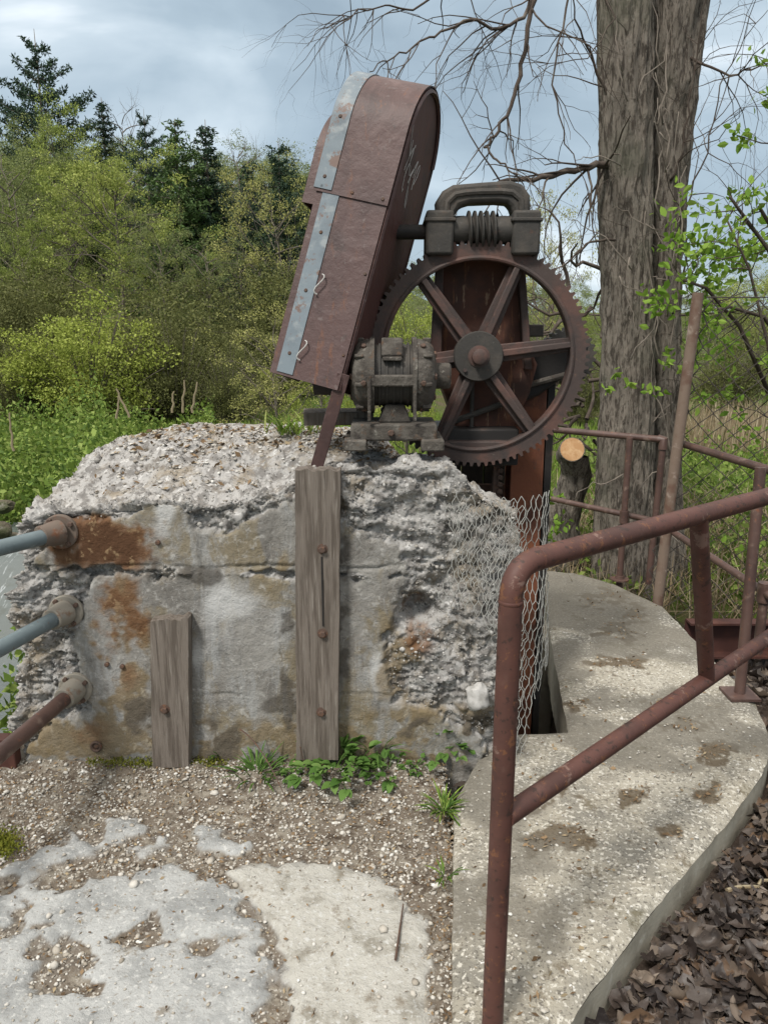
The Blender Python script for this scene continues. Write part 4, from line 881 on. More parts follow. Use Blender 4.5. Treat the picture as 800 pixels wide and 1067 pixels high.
# support leg, seam flange, rivets
fo_ = dp(326, 471, 2.71); h_ = drop(fo_.x, fo_.y); 
a = gpt(HW+.004, .06, .006); b = Vector((fo_.x, fo_.y, (h_.z if h_ else fo_.z)-.01)); mb = MB()
d = (b-a).normalized(); q = d.cross(Vector((0, 1, 0))).normalized(); R = Matrix((q, d.cross(q), d)).transposed(); mb.box((a+b)/2, (.045, .008, (b-a).length), R); mb.build('support_leg', M['guard'], guard, bevel=.002)
RV = [(gpt(-HW+.055, v, -.0035), .007) for v in (.08, .3, .5)]+[(gpt(u, SEAM-.012, -.0065), .007) for u in (-.11, .0, .11)]+[(gpt(-HW+.02, LEN-RD, -.0095), .007), (gpt(-HW+.02, SEAM+.02, -.0095), .007)]+[(gpt(HW-.012, v, -.001), .006) for v in (.12, .4, .66)]
for p, r in RV:
    rv = MB(); rv.lathe(p, -ed, [(0, r), (.003, r*.7)], 8); rv.build('rivet', M['bolt'], guard)
# wire ties on the strip
for v in (.10, .33):
    mb = MB(); p = [gpt(-HW+.10+.012*math.sin(t*2), v+.035*math.cos(t), -.008-.01*math.sin(t)) for t in np.linspace(0, PI, 9)]; mb.tube(p, .0025, 5); mb.build('wire_tie', M['stone'], guard)
# chalk scribbles on the right plate
mb = MB()
random.seed(3)
for k in range(7):
    u0, v0 = .16+random.uniform(-.07, .07), .82+random.uniform(-.09, .09); p = []
    for t in np.linspace(0, 1, 8): p.append(gpt(HW+.0005, v0+.05*math.sin(t*5+k), u0+.05*math.cos(t*4+k*2)*t))
    mb.tube(p, .0011, 4)
mb.build('chalk_scrawl', M['stone'], guard)

# ------------------------------------------------------------------ chicken wire
random.seed(11)
WOUT = [(460, 522), (478, 510), (505, 522), (530, 515), (548, 517), (572, 512), (570, 690), (552, 744), (547, 790), (538, 806), (527, 775), (519, 700), (506, 650), (490, 640), (462, 632), (452, 612), (468, 590), (472, 560)]
path_pts = [Vector((.14, 2.585)), Vector((.26, 2.565)), Vector((.38, 2.545)), Vector((.47, 2.545)), Vector((.545, 2.585)), Vector((.605, 2.67)), Vector((.64, 2.79)), Vector((.66, 2.93))]
seg = [0]
for i in range(1, len(path_pts)): seg.append(seg[-1]+(path_pts[i]-path_pts[i-1]).length)
def wmap(u, z):
    x = np.interp(u, seg, [p.x for p in path_pts]); y = np.interp(u, seg, [p.y for p in path_pts])
    nn = mn.noise(Vector((u*7, z*4, 1)))*.03+mn.noise(Vector((u*20, z*14, 4)))*.012
    return Vector((x+mn.noise(Vector((u*18, z*15, 9)))*.010, y+nn, z+mn.noise(Vector((u*16, z*16, 2)))*.014))
cw = MB(); a_, b_ = .027, .037
nU = int(seg[-1]/a_)+1; nV = int(1.2/b_)
def node(i, j, side):          # zigzag verticals that touch their neighbours
    off = .5 if (j % 2 == 0) else 0
    return (i+off)*a_
def inW(p): x, y = proj(np.array(p)); return float(pdist(x, y, WOUT)) > -1+2*mn.noise(Vector((x*.08, y*.08, 0)))
WOUT2 = [(462, 526), (500, 520), (548, 524), (548, 700), (540, 770), (526, 740), (515, 660), (500, 625), (475, 600)]
for lay, poly_ in ((0, WOUT), (1, WOUT2)):
    for j in range(nV):
        for i in range(-1, nU+1):
            o_ = lay*.011; z0, z1, z2 = .02+o_+j*b_, .02+o_+j*b_+b_*.42, .02+o_+(j+1)*b_
            u = (i+(.5 if j % 2 else 0))*a_+lay*.008
            if not (0 <= u <= seg[-1]): continue
            sh_ = Vector((lay*.006, -lay*(.012+.02*mn.noise(Vector((u*9, z0*7, 3)))), 0))
            p0, p1 = wmap(u, z0)+sh_, wmap(u, z1)+sh_; pl, pr_ = wmap(max(u-a_/2, 0), z2)+sh_, wmap(min(u+a_/2, seg[-1]), z2)+sh_
            inP = lambda p: float(pdist(*proj(np.array(p)), poly_)) > -1
            if inP(p0) and inP(p1): cw.tube([p0, p1], .0018, 4, cap=False)
            for q in (pl, pr_):
                if inP(p1) and inP(q): cw.tube([p1, q], .0013, 4, cap=False)
cwt = props(cw.build('chicken_wire', M['wire'], origin=(.4, 2.6, .05), sharp=0), 'torn sheet of chicken wire hanging over the right corner of the block', 'wire mesh')

# ------------------------------------------------------------------ near hand rail
def rail_path(pts, r, n=20): mb = MB(); return mb.tube(pts, r, n)
def bend(a, c, b, R, k=9):      # fillet
    a, c, b = Vector(a), Vector(c), Vector(b); d0, d1 = (a-c).normalized(), (b-c).normalized(); p0, p1 = c+d0*R, c+d1*R
    return [a]+[((1-t)**2)*p0+2*(1-t)*t*c+t*t*p1 for t in np.linspace(0, 1, k)]+[b]
ZR = 1.145; RR = .0245
pt0 = Vector((dp(533, 600, 1.47).x, 1.47, 0)); ft0 = Vector((dp(513, 1060, 1.47).x, 1.47, .03)); pt0.z = ZR
e1_ = gp(800, 517, ZR); rd = (e1_-pt0).normalized(); eR = pt0+rd*2.0
hr = thing('handrail', 'brown painted pipe handrail standing in front on the walkway', 'handrail', (ft0.x, ft0.y, PT))
mb = MB(); mb.tube(bend((ft0.x, ft0.y, PT-.02), (pt0.x, pt0.y, ZR), eR, .075), RR, 24); mb.build('top_rail', M['rail'], hr)
for k, (c, dd_) in enumerate(((Vector((pt0.x, pt0.y, ZR-.076)), Vector((0, 0, -1))), (pt0+rd*.076, rd))):
    mb = MB(); mb.lathe(c-dd_*.004, dd_, [(0, RR+.0003), (.002, RR+.0012), (.006, RR+.0012), (.008, RR+.0003)], 24); mb.build('weld_bead', M['rail'], hr)
zm_ = dp(540, 848, 1.48).z; m0 = Vector((ft0.x+.01, pt0.y, zm_)); m1 = gp(800, 664, zm_); md = (m1-m0).normalized()
mb = MB(); mb.tube([m0, m0+md*2.0], RR*.96, 22); mb.build('mid_rail', M['rail'], hr)
# short upright between the two rails
u0_ = gp(744, 540, ZR); u1_ = gp(730, 706, zm_); u0_ = pt0+rd*((u0_-pt0).dot(rd)); u1_ = m0+md*((u1_-m0).dot(md))
mb = MB(); mb.tube([u0_, u1_], RR*.96, 20); mb.build('upright', M['rail'], hr)
mb = MB(); mb.tube([pt0+rd*2.0, m0+md*2.0, (m0+md*2.0)+Vector((0, 0, -.6))], RR, 20); mb.build('end_post', M['rail'], hr)

# ------------------------------------------------------------------ far rail around the back of the walkway
ZF = .955; ZL = .45; r2 = .021
far = thing('guard_rail', 'older worn brown pipe guard rail along the far edge by the tree trunk', 'guard rail', gp(646, 606, PT))
cl = gp(556, 446, ZF); cc = gp(691, 458, ZF); cr = gp(802, 491, ZF); e_ = cc+(cr-cc)*1.9
cl = cc+(cl-cc)*1.5
mb = MB(); mb.tube([cl, cc], r2, 16); mb.build('top_rail', M['rail_old'], far)
mb = MB(); st2 = gp(706, 461, ZF); mb.tube([st2, e_], r2, 16); mb.build('top_rail', M['rail_old'], far)
mb = MB(); mb.tube([cc+(cl-cc).normalized()*.03, cc, cc-Vector((0, 0, .06))], r2*1.35, 14); mb.build('elbow', M['rail_old'], far)
def post(px, pytop, pyfoot, r, name='post'):
    f_ = gp(px, pyfoot, PT); t_ = Vector((f_.x, f_.y, ZF)); mb = MB(); mb.tube([f_-Vector((0, 0, .05)), t_], r, 16); o = mb.build(name, M['rail_old'], far)
    mb = MB(); mb.lathe(f_, (0, 0, 1), [(0, .06), (.008, .06), (.009, .03), (.03, .028)], 20); mb.build('base_flange', M['rail_old'], o)
post(645, 455, 604, r2)
f_ = gp(770, 724, PT); t_ = dp(792, 487, f_.y+.08); mb = MB(); mb.tube([f_-Vector((0, 0, .03)), t_], r2*1.1, 16); mb.build('post', M['rail_old'], far)
mb = MB(); mb.box(f_+Vector((0, 0, .004)), (.13, .13, .012)); mb.build('base_plate', M['rail_old'], far)
mb = MB(); mb.tube([cc-Vector((0, 0, .05)), Vector((cc.x-.02, cc.y, PT))], r2, 16); mb.build('post', M['rail_old'], far)
ll = gp(566, 518, ZL); lc = Vector((cc.x, cc.y, ZL-.01)); lr = gp(796, 617, ZL)
mb = MB(); mb.tube([lc+(ll-lc)*1.5, lc], r2*.9, 14); mb.build('lower_rail', M['rail_old'], far)
mb = MB(); mb.tube([lc, lr, lr+(lr-lc)*.4], r2*.9, 14); mb.build('lower_rail', M['rail_old'], far)
tp = gp(645, 537, ZL); mb = MB(); mb.lathe(Vector((gp(645, 604, PT).x, gp(645, 604, PT).y, ZL-.04)), (0, 0, 1), [(0, r2*1.35), (.08, r2*1.35)], 16); mb.build('tee_fitting', M['rail_old'], far)
mb = MB(); mb.lathe(lr-Vector((0, 0, .045)), (0, 0, 1), [(0, r2*1.5), (.09, r2*1.5)], 16); mb.tube([lr-Vector((0, 0, .3)), lr], r2, 12); mb.build('tee_fitting', M['rail_old'], far)

# ------------------------------------------------------------------ chain-link fence
fence = thing('chain_link_fence', 'rusty chain link fence with a leaning wooden looking post right of the tree', 'fence', gp(683, 625, 0))
fb = gp(683, 627, 0); tb = dp(727, 305, fb.y-.02)
mb = MB(); mb.tube([fb-Vector((0, 0, .3)), fb.lerp(tb, .5), tb], .031, 16); mb.build('post', mat('fence_post', (.17, .125, .095), [((.12, .07, .05), 'noise', 9, .45, .65), ((.3, .24, .2), 'noise', 16, .55, .72)], .75, [('noise', 60, .3, .003)]), fence)
cl_ = MB(); W0, W1, H1 = 1.78, 4.4, 1.78; pitch = .07
def fpt(u, z): 
    x = W0+u; y = fb.y+.02+u*.10; lean = (1-z/1.8)
    return Vector((x+.02-.22*lean*(1-min(u/1.2, 1))+mn.noise(Vector((u*2, z*2, 0)))*.03, y+mn.noise(Vector((u*1.5, z*1.5, 5)))*.05, z+mn.noise(Vector((u*2, 3, z*2)))*.03))
ncol = int((W1-W0)/pitch); nrow = int((H1+.25)/(pitch*.9))
for i in range(ncol):
    p = []; 
    for j in range(nrow+1):
        u = (i+(.5 if ((i+j) % 2 == 0) else -.5)*1.03)*pitch; z = -.25+j*pitch*.9
        p.append(fpt(max(u, 0), z)+Vector((0, .004 if (i+j) % 2 else -.004, 0)))
    cl_.tube(p, .0043, 4, cap=False)
cl_.build('mesh', M['fence_wire'], fence, sharp=0)
mb = MB(); mb.tube([fpt(u, H1) for u in np.linspace(0, W1-W0, 14)], .004, 6); mb.build('tension_wire', M['fence_wire'], fence)
# steel channel under the fence
chn = thing('steel_channel', 'dark red rusted steel channel lying beyond the walkway edge', 'steel beam', (2.0, 4.1, -.2))
a = dp(716, 647, 4.1); mb = MB(); mb.box((a.x+.75, 4.13, -.10), (1.5, .012, .2)); mb.build('web', M['rail_dark'], chn)
for zz in (.0, -.2): mb = MB(); mb.box((a.x+.75, 4.09, zz), (1.5, .08, .012)); mb.build('flange', M['rail_dark'], chn)

# ------------------------------------------------------------------ leaves helper
def leaves(P, size, up=.0, wid=.5):
    """diamond leaf faces, one island per leaf"""
    P = np.asarray(P, float); n = len(P); d = rng.normal(size=(n, 3)); d[:, 2] += up; d /= np.linalg.norm(d, axis=1)[:, None]
    e = rng.normal(size=(n, 3)); e -= d*(e*d).sum(1)[:, None]; e /= np.linalg.norm(e, axis=1)[:, None]
    L_ = (size*rng.uniform(.6, 1.4, n))[:, None]; W_ = L_*wid
    V = np.stack([P, P+d*L_*.5+e*W_*.5, P+d*L_, P+d*L_*.5-e*W_*.5], 1).reshape(-1, 3)
    return V, np.arange(4*n).reshape(n, 4)
def leafs(P, size, wid=.55):
    V, Fq_ = leaves(P, size, .1, wid); V = V.reshape(-1, 4, 3); b, r, t, l = V[:, 0], V[:, 1], V[:, 2], V[:, 3]; m_ = (r+l)/2; nn = np.cross(t-b, r-l); nn /= np.maximum(np.linalg.norm(nn, axis=1), 1e-9)[:, None]; q = nn*size*rng.uniform(-.12, .22, (len(b), 1))
    o = b*.65+t*.35; k = b*.28+t*.72; h = (r-l)*.5
    out = np.stack([b, o+h+q*.5, k+h*.72+q*.2, t-q*.8, k-h*.72+q*.2, o-h+q*.5, o-q*.2, k-q*.3], 1).reshape(-1, 3)
    return out, [tuple(8*i+j for j in f) for i in range(len(b)) for f in ((0, 1, 6), (0, 6, 5), (1, 2, 7, 6), (6, 7, 4, 5), (2, 3, 7), (7, 3, 4))]
def grow(mb, p, d, ln, r, depth, tips, rand=.5, droop=0.0, sides=5, kids=(2, 4), seglen=6, shrink=.62):
    p = Vector(p); d = Vector(d).normalized(); pts = [p.copy()]; n = seglen
    dirs = []
    for i in range(n):
        d = (d+Vector((random.gauss(0, 1), random.gauss(0, 1), random.gauss(0, 1)))*rand*.28+Vector((0, 0, -droop*.12))).normalized()
        p = p+d*ln/n; pts.append(p.copy()); dirs.append(d.copy())
    mb.tube(pts, [r*(1-.65*i/n) for i in range(n+1)], sides, cap=False)
    if depth <= 0:
        tips += pts[2:]; return
    tips += pts[-2:]
    for k in range(random.randint(*kids)):
        i = random.randint(2, n); dd = (dirs[i-1]+Vector((random.gauss(0, 1), random.gauss(0, 1), random.gauss(0, 1)))*.75).normalized()
        grow(mb, pts[i], dd, ln*shrink*random.uniform(.7, 1.2), r*(1-.65*i/n)*.7, depth-1, tips, rand, droop, max(3, sides-1), kids, max(4, seglen-1), shrink)

# ------------------------------------------------------------------ the big tree
random.seed(21)
def bark_tube(pts, rad, n=150, m=330, amp=.024, seed=0):
    pts = [Vector(p) for p in pts]; cum = [0]
    for i in range(1, len(pts)): cum.append(cum[-1]+(pts[i]-pts[i-1]).length)
    V = []
    for j in range(m+1):
        s = cum[-1]*j/m; c = Vector([np.interp(s, cum, [p[k] for p in pts]) for k in range(3)]); r = float(np.interp(s, cum, rad))
        for k in range(n):
            a = 2*PI*k/n; q = Vector((math.cos(a)*r*15+seed, math.sin(a)*r*15, c.z*2.6))
            rg_ = mn.ridged_multi_fractal(q*.85, 1.0, 2.1, 3, 1.0, 2.0)
            rr = r*(1+.07*mn.noise(Vector((math.cos(a)*1.3, math.sin(a)*1.3, c.z*.9+seed))))+amp*(rg_-1.2)+.004*mn.noise(q*5)
            V.append((c.x+rr*math.cos(a), c.y+rr*math.sin(a), c.z))
    I = np.arange((m+1)*n).reshape(m+1, n); J = np.roll(I, -1, 1)
    Fq = np.stack([I[:-1].ravel(), J[:-1].ravel(), J[1:].ravel(), I[1:].ravel()], 1)
    return np.array(V), Fq
TY = 5.35
big = thing('tree', 'large bare tree with grey furrowed double trunk behind the guard rail', 'tree', (dp(662, 640, TY).x, TY, -.3))
px_r = TY/F
tp_ = [dp(652, 660, TY), dp(650, 560, TY), dp(653, 420, TY), dp(652, 280, TY), dp(651, 140, TY), dp(651, 0, TY), dp(648, -300, TY)]
V, Fq = bark_tube(tp_, [40*px_r, 32*px_r, 27.5*px_r, 26*px_r, 25*px_r, 25*px_r, 20*px_r])
build_np('trunk', V, Fq, M['bark'], big, sharp=0)
TY2 = 5.55; tq = [dp(688, 650, TY2), dp(687, 560, TY2), dp(686, 420, TY2), dp(688, 280, TY2), dp(694, 140, TY2), dp(704, 0, TY2), dp(735, -250, TY2)]
V, Fq = bark_tube(tq, [32*px_r, 25*px_r, 21.5*px_r, 20.5*px_r, 24*px_r, 30*px_r, 20*px_r], seed=5)
build_np('second_trunk', V, Fq, M['bark'], big, sharp=0)
def branch(pix, r0, Y0, Y1, twn, ln, name='branch', depth=2, m=M['twig'], droop=.5):
    mb = MB(); tips = []
    n = len(pix); pts = [dp(x, y, Y0+(Y1-Y0)*i/(n-1)) for i, (x, y) in enumerate(pix)]
    fine = []
    for i in range(n-1):
        for k in range(4): fine.append(pts[i].lerp(pts[i+1], k/4)+Vector((random.uniform(-1, 1), random.uniform(-1, 1), random.uniform(-1, 1)))*.012)
    fine.append(pts[-1]); nf = len(fine)
    mb.tube(fine, [r0*(1-.82*i/nf) for i in range(nf)], 8)
    for k in range(twn):
        i = random.randint(2, nf-1); d = (fine[min(i+1, nf-1)]-fine[i-1]).normalized()
        d = (d+Vector((random.gauss(0, .7), random.gauss(0, .7), random.gauss(-.1, .7)))).normalized()
        grow(mb, fine[i], d, ln*random.uniform(.5, 1.2), r0*(1-.8*i/nf)*.35+.0016, depth, tips, .7, droop, 5, (1, 3), 6, .6)
    mb.build(name, m, big, sharp=0)
branch([(640, 172), (620, 172), (590, 180), (565, 186), (530, 189), (500, 196), (478, 205)], 0.0245, 5.3, 4.7, 13, .55)
branch([(575, -60), (556, 0), (548, 40), (538, 90), (528, 120), (515, 140), (506, 152), (516, 168), (532, 178), (545, 192)], 0.0158, 5.0, 4.6, 15, .5)
branch([(560, -30), (545, 20), (520, 30), (490, 22), (460, 32), (430, 50), (405, 62), (385, 75)], 0.0115, 4.9, 4.4, 16, .5)
branch([(640, 120), (615, 60), (600, 20), (590, -40)], 0.0101, 5.3, 5.0, 9, .6)
branch([(600, -60), (585, 30), (575, 90), (590, 150), (610, 190), (620, 230)], 0.0072, 5.0, 4.9, 12, .45)
branch([(640, 250), (615, 252), (600, 262), (588, 275), (575, 282)], 0.0086, 5.2, 4.9, 7, .35)
branch([(520, -60), (470, -10), (430, 10), (400, 5), (365, 15), (340, 30)], 0.0079, 4.8, 4.3, 19, .5)
branch([(700, 190), (712, 150), (720, 90), (730, 30), (740, -40)], 0.0086, 5.4, 5.2, 13, .6)
branch([(700, 330), (715, 280), (712, 220), (735, 160), (750, 90), (775, 40), (800, 10)], 0.0079, 5.3, 4.9, 16, .6)
branch([(720, 60), (760, 80), (790, 70), (820, 60)], 0.0086, 5.4, 5.0, 15, .6)
branch([(700, 480), (712, 420), (728, 360), (738, 300), (745, 250), (770, 200)], 0.0058, 5.2, 4.9, 15, .45)
branch([(660, -80), (620, -30), (640, 20), (610, 60), (560, 70)], 0.0072, 4.9, 4.7, 12, .5)
# pale vine strands climbing the trunk
vm = mat('pale_vine', (.2, .17, .14), [((.12, .1, .08), 'noise', 14, .5, .7)], .9)
for k in range(34):
    x = random.uniform(640, 712); y = random.uniform(60, 600); mb = MB(); pts = []; Yv = 5.0 if x < 690 else 5.25
    dx, dy = random.uniform(-9, 9), random.uniform(-16, 10)
    if k < 8: x = random.uniform(684, 708); y = 480-k*50; dx = random.uniform(-3, 3); dy = -16
    for j in range(10):
        pts.append(dp(x, y, Yv-.02*math.sin(j))); x += dx+random.uniform(-6, 6); y += dy+random.uniform(-5, 5); dx *= .95; dy += random.uniform(-3, 3)
    mb.tube(pts, [.006*(1-.07*j) for j in range(10)] if k < 8 else [.0045*(1-.08*j) for j in range(10)], 5); mb.build('vine', vm, big, sharp=0)
# fresh sprouts on the trunk
for (x, y, s) in ((690, 380, 16), (698, 372, 14), (676, 408, 10), (688, 408, 10), (640, 390, 10), (655, 400, 8), (632, 405, 8), (712, 383, 14)):
    sp_ = [tuple(dp(x+random.gauss(0, s*.22), y+random.gauss(0, s*.2), 4.85)) for k in range(9)]
    V, Fs = leafs(np.array(sp_), .05); build_np('sprout', V, Fs, M['leaf_bright'], big, smooth=False)
# cut stump beside it
SY = 5.6; stp = thing('cut_stump', 'short sawn trunk with a fresh orange cut face left of the tree', 'stump', dp(592, 570, SY))
pts_ = [dp(584, 590, SY), dp(583, 545, SY), dp(590, 520, SY-.03), dp(600, 495, SY-.06), dp(597, 475, SY-.18)]
V, Fq = bark_tube(pts_, [26*px_r, 21*px_r, 19*px_r, 17*px_r, 15*px_r], 50, 60, .012, 3); build_np('trunk', V, Fq, M['bark'], stp, sharp=0)
ctr = dp(596, 468, SY-.26); ax_ = Vector((-.1, -.9, .35)); mb = MB(); mb.lathe(ctr-ax_.normalized()*.22, ax_, [(0, .088), (.12, .09), (.2, .09), (.212, .087)], 26); mb.build('limb', M['bark'], stp)
mb = MB(); mb.lathe(ctr-ax_.normalized()*.012, ax_, [(0, .082), (.006, .082)], 26); mb.build('cut_face', M['cutwood'], stp)
for (x, y) in ((578, 520), (584, 545), (574, 558)):
    lv = [tuple(dp(x+random.gauss(0, 5), y+random.gauss(0, 5), SY-.3)) for k in range(16)]; V, Fs = leafs(np.array(lv), .05); build_np('sprout', V, Fs, M['leaf_bright'], stp, smooth=False)

# ------------------------------------------------------------------ wood on the hillside: one mesh of each kind, then copies
def mesh_obj(name, mb_or_V, m, Fs=None):
    me_o = build_np(name, np.array(mb_or_V.v), mb_or_V.f, m, sharp=0, fix=False) if Fs is None else build_np(name, mb_or_V, Fs, m, smooth=False)
    d = me_o.data; bpy.data.objects.remove(me_o); return d
def clumps(tips, nleaf, lsize, crad, ncl):
    tips = np.array([tuple(t) for t in tips]); c = tips[rng.integers(0, len(tips), ncl)]; w_c = rng.uniform(.3, 1.6, ncl); w_c /= w_c.sum()
    k = rng.choice(ncl, nleaf, p=w_c); r = rng.normal(size=(nleaf, 3)); r /= np.linalg.norm(r, axis=1)[:, None]
    P = c[k]+r*(rng.random(nleaf)**.45)[:, None]*crad*np.array([1.15, 1.15, .7])*(.5+w_c[k]*ncl*.6)[:, None]
    return leaves(P, lsize, .1, .62)
def leafy_proto(seed, h, w, m, nleaf, lsize, low=.15, bark=None, crad=.42, ncl=330):
    random.seed(seed); tr = MB(); tr.tube([(0, 0, -.5), (random.gauss(0, .1), 0, h*.35), (random.gauss(0, .25), random.gauss(0, .2), h*.7), (random.gauss(0, .3), 0, h*.93)], [h*.014, h*.011, h*.007, h*.002], 7)
    tips = []; lm = MB()
    for k in range(30):
        t = low+(.95-low)*(k+random.random())/30; a = k*2.4+random.random(); L_ = w*(.35+.75*math.sin(min(1, (1-t)/(1-low)*1.15+.12)*PI*.62))*random.uniform(.65, 1.25)*.55
        grow(lm, (0, 0, h*t), (math.cos(a), math.sin(a), random.uniform(.35, 1.1)), L_*1.15, h*.0045, 2, tips, .5, .0, 4, (2, 4), 5, .6)
    b = len(tr.v); tr.v += lm.v; tr.f += [tuple(i+b for i in f) for f in lm.f]
    out = [('trunk', mesh_obj('trunk', tr, bark or M['twig_far']))]
    if nleaf > 10: V, Fs = clumps(tips, nleaf, lsize, crad, ncl); out.append(('crown', mesh_obj('crown', V, m, Fs)))
    return out
def bush_proto(seed, m, nleaf, lsize, h=10, w=13):
    random.seed(seed); tr = MB(); tips = []
    for k in range(70):
        a = random.uniform(0, 2*PI); el = math.asin(random.random()**.8); R = random.uniform(.75, 1.05)
        e = Vector((math.cos(a)*math.cos(el)*w*.5*R, math.sin(a)*math.cos(el)*w*.5*R, h*(.12+.86*math.sin(el))*R)); b = Vector((e.x*.15, e.y*.15, -.3)); md = b.lerp(e, .5)+Vector((-e.x*.12, -e.y*.12, h*.08))
        pts = [b.lerp(md, t).lerp(md.lerp(e, t), t) for t in np.linspace(0, 1, 8)]; tr.tube(pts, [.09*(1-.11*i) for i in range(8)], 4, cap=False)
        for q in range(7): tips.append(pts[random.randint(2, 7)]+Vector((random.gauss(0, .5), random.gauss(0, .5), random.gauss(0, .5))))
    V, Fs = clumps(tips, nleaf, lsize, .95, 420)
    return [('stems', mesh_obj('stems', tr, M['twig_far'])), ('crown', mesh_obj('crown', V, m, Fs))]
def conifer_proto(seed, h, w, m, ragged=.3, step=(.024, .04), rise=.1, dens=5):
    random.seed(seed); tr = MB(); tr.tube([(0, 0, -.5), (0, 0, h*.5), (0, 0, h)], [h*.013, h*.008, h*.001], 7); P = []
    z = h*.06
    while z < h*.985:
        t = z/h; R = w*.5*(1-t)**.75*(1+random.uniform(-ragged, ragged))+.10; nb = max(4, int(8*(1-t)+4))
        for k in range(nb):
            a = 2*PI*k/nb+random.random(); L_ = R*random.uniform(.55, 1.2); slope = random.uniform(-.25, .2)+.3*t
            n = max(4, int(L_/h*190))
            tr.tube([(0, 0, z), (math.cos(a)*L_*.5, math.sin(a)*L_*.5, z+slope*L_*.5), (math.cos(a)*L_, math.sin(a)*L_, z+slope*L_+rise*L_)], [h*.003, h*.002, h*.0005], 3, cap=False)
            for s in range(n*dens):
                f = random.random()**.65; sd_ = random.gauss(0, .17)*L_*(1.05-f*.7)
                P.append((math.cos(a)*L_*f-math.sin(a)*sd_, math.sin(a)*L_*f+math.cos(a)*sd_, z+slope*L_*f+rise*L_*f*f+random.gauss(0, .018)*h*.25))
        z += h*random.uniform(*step)
    V, Fs = leaves(np.array(P), h*.017, .1, .34)
    return [('trunk', mesh_obj('trunk', tr, M['twig_far'])), ('crown', mesh_obj('crown', V, m, Fs))]
PROTO = {
    'olive': leafy_proto(1, 10, 6.4, M['leaf_olive'], 24000, .115), 'olive2': leafy_proto(2, 10, 5.8, M['leaf_yellowolive'], 21000, .115, .1),
    'dull': leafy_proto(3, 10, 6.0, M['leaf_dull'], 14000, .105), 'dull2': leafy_proto(4, 10, 5.2, M['leaf_dull'], 11000, .105, .1),
    'yellow': leafy_proto(5, 10, 5.6, M['leaf_yellow'], 15000, .125), 'pale': leafy_proto(6, 10, 6.0, M['leaf_pale'], 8500, .125),
    'bare': leafy_proto(7, 10, 4.6, M['leaf_dull'], 0, .1), 'bush': bush_proto(8, M['leaf_yellow'], 30000, .19), 'dbush': bush_proto(18, M['leaf_dull2'], 26000, .19),
    'pine': conifer_proto(9, 10, 7.6, M['needle'], .5, (.045, .085), .25, 7), 'spruce': conifer_proto(10, 10, 4.4, M['needle'], .2), 'mid': conifer_proto(11, 10, 5.0, M['needle_mid'], .25)}
TOP = {k: float(np.percentile([v.co.z for v in pr[-1][1].vertices], 98.5 if k in ('olive', 'olive2', 'dull', 'dull2', 'pale', 'yellow') else 100)) for k, pr in PROTO.items()}
def plant(kind, name, px, pytop, Y, base_z, label, cat='tree', rot=None, wide=1.0, group='trees on the wooded hillside'):
    """stands a tree at distance Y below the column px, tall enough to reach the height seen at pytop"""
    t = dp(px, pytop, Y); z0 = float(hgt(t.x, Y)) if base_z is None else base_z; s = (t.z-z0)/TOP[kind]
    root = thing(name, label, cat, (t.x, Y, z0), group); root.scale = (s*wide, s*wide, s); root.rotation_euler = (0, 0, rot if rot is not None else random.uniform(0, 6))
    for pn, me in PROTO[kind]:
        o = bpy.data.objects.new(pn, me); C.objects.link(o); o.parent = root
    return root
random.seed(5)
